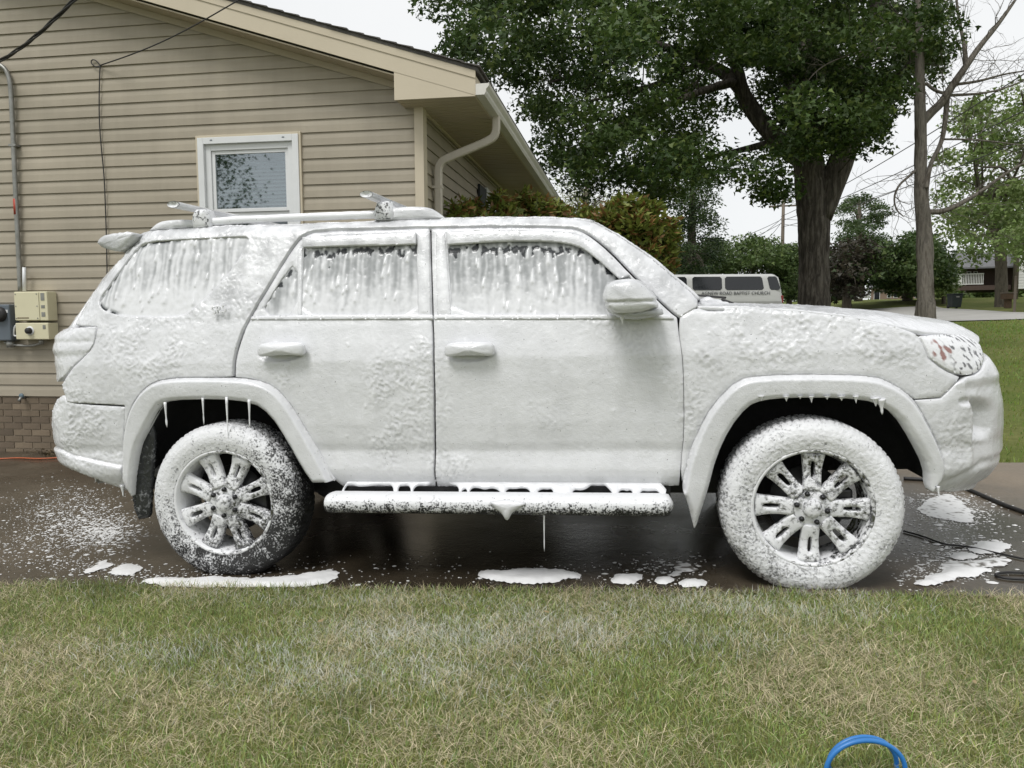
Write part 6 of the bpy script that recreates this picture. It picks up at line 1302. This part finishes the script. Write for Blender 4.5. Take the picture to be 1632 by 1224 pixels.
M_WOOD = simple('brown_wood', (.12, .075, .045), (.08, .05, .03), 10, .85); M_WOOD2 = simple('pole_wood', (.17, .14, .11), (.12, .1, .08), 6, .9, coordscale=(1, 1, .2))
mb = MB(); mb.box(-.12, .12, -.1, .1, 0, 14*q); mb.build('post', M_WOOD, mbx); mb = MB(); mb.box(-8*q, 8*q, -.25, .2, 14*q, 23*q); mb.build('box', M_WOOD, mbx); mb = MB(); mb.box(-8.6*q, 8.6*q, -.28, .23, 23*q+.002, 25*q); mb.build('top', M_WOOD2, mbx)
tag(mbx, 'brown wooden mailbox stand beside a thin post at the street', 'mailbox')
p = on_ground(1616.5, 498); mb = MB(); mb.tube([(p[0], p[1], p[2]-.1), (p[0], p[1], p[2]+1.35)], .05, 8); mb.lathe([(p[2]+1.35, .055), (p[2]+1.4, .03), (p[2]+1.41, .0001)], 8, 'z', (p[0], p[1], 0)); o = mb.build('marker_post', M_WOOD2); tag(o, 'thin grey post standing beside brown mailbox stand', 'post')
p = depth(1375, 479, 58); p[2] = terrain(p[0], p[1]); mbx = empty('mailbox', tuple(p), (0, 0, yaw)); mb = MB(); mb.box(-.05, .05, -.05, .05, 0, .95); mb.build('post', M_WOOD, mbx); zm_ = float(1.272+(502-470.5)/FPX*58-p[2])
mb = MB(); mb.box(-.05, .05, -.05, .05, .95, zm_-.2); mb.build('post', M_WOOD, mbx); mb = MB(); mb.prism([(-.2, 0), (.2, 0), (.2, .2), (.14, .32), (0, .37), (-.14, .32), (-.2, .2)], lambda a, b, t: (t, a, zm_-.2+b), -.45, .45); mb.build('box', M_WHITE, mbx); tag(mbx, 'white mailbox on post beside the dark tree', 'mailbox')
# utility poles and wires
def pole(px, pyb, pyt, D, label, arm=True):
    b = depth(px, pyb, D); t_ = depth(px, pyt, D); b[2] = terrain(b[0], b[1])-.1; e = empty('utility_pole', tuple(b)); L = t_[2]-b[2]
    mb_ = MB(); mb_.tube([(0, 0, 0), (0, 0, L)], [.17, .12], 10); mb_.build('pole', M_WOOD2, e, True)
    if arm: mb_ = MB(); mb_.bar((-1.1, .1, L-.6), (1.1, -.1, L-.6), .1, .12); mb_.build('crossarm', M_WOOD2, e)
    tag(e, label, 'utility pole', 'utility poles along the street'); return e, L
pole(1245, 480, 318, 62, 'weathered utility pole rising above the hedge shrubs'); pole(1617, 480, 318, 48, 'weathered utility pole beside the oak behind mailbox stand', False)
WG = 'overhead wires above the street'
def wire(a, b, D0, D1, r_, label, sag=.35):
    p, q = depth(*a, D0), depth(*b, D1); ts = np.linspace(0, 1, 14); pts = [p+(q-p)*t-np.array([0, 0, sag*4*t*(1-t)]) for t in ts]; mb_ = MB(); mb_.tube(pts, r_, 5); o = mb_.build('overhead_wire', M_BLACK, None, True); tag(o, label, 'wire', WG)
WL = ['upper of three long wires from the hedge pole past the bare tree', 'middle of three long wires from the hedge pole past the bare tree', 'lowest of three long wires from the hedge pole past the bare tree', 'upper of two wires dropping from hedge pole behind the cedar',
      'lower of two wires dropping from hedge pole behind the cedar', 'short wire dropping steeply from hedge pole into shrubs behind van', 'steepest short wire from hedge pole down to the hedge', 'upper wire from hedge pole behind the big maple trunk', 'lower wire from hedge pole behind the big maple trunk']
for a, b, D0, D1, r_ in (((1245, 345), (1720, 60), 62, 22, .022), ((1245, 352), (1720, 130), 62, 24, .022), ((1245, 362), (1720, 185), 62, 26, .022), ((1245, 350), (1040, 415), 62, 40, .02), ((1245, 356), (1040, 430), 62, 40, .02), ((1245, 349), (1140, 410), 62, 48, .018), ((1245, 355), (1190, 402), 62, 52, .018), ((1245, 348), (1330, 338), 62, 70, .018), ((1245, 356), (1330, 352), 62, 70, .018)): wire(a, b, D0, D1, r_, WL.pop(0))
# fallen leaves by the brick base and on the lawn
M_DRYLEAF = simple('dry_leaf', (.30, .2, .09), (.2, .12, .05), 20, .8)
rng = np.random.default_rng(3); P = []
for _ in range(60): g_ = on_ground(rng.normal(75, 14), rng.normal(722, 3)); P.append(g_+np.array([0, 0, .01]))
V, T, c_ = leaves(np.array(P), .06, np.tile([.1, .075, .04], (60, 1))*rng.uniform(.5, 1.5, (60, 1)), rng, 'oval', .5, 0); o = obj('leaf_litter', V, T, M_LEAF, None, False, c_); tag(o, 'small heap of dry leaves against the brick base', 'leaves', kind='stuff')
for px, py in ((948, 1145), (506, 1003), (875, 988), (1552, 1097)):
    g_ = on_ground(px, py)+np.array([0, 0, .03]); V, T, c_ = leaves(np.array([g_]), .04, np.array([[.42, .32, .18]]), rng, 'oval', .4, 0); o = obj('fallen_leaf', V, T, M_LEAF, None, False, np.tile([.42, .32, .18], (len(V), 1))); tag(o, 'dry tan leaf lying on the lawn', 'leaf', 'dry leaves on the lawn')
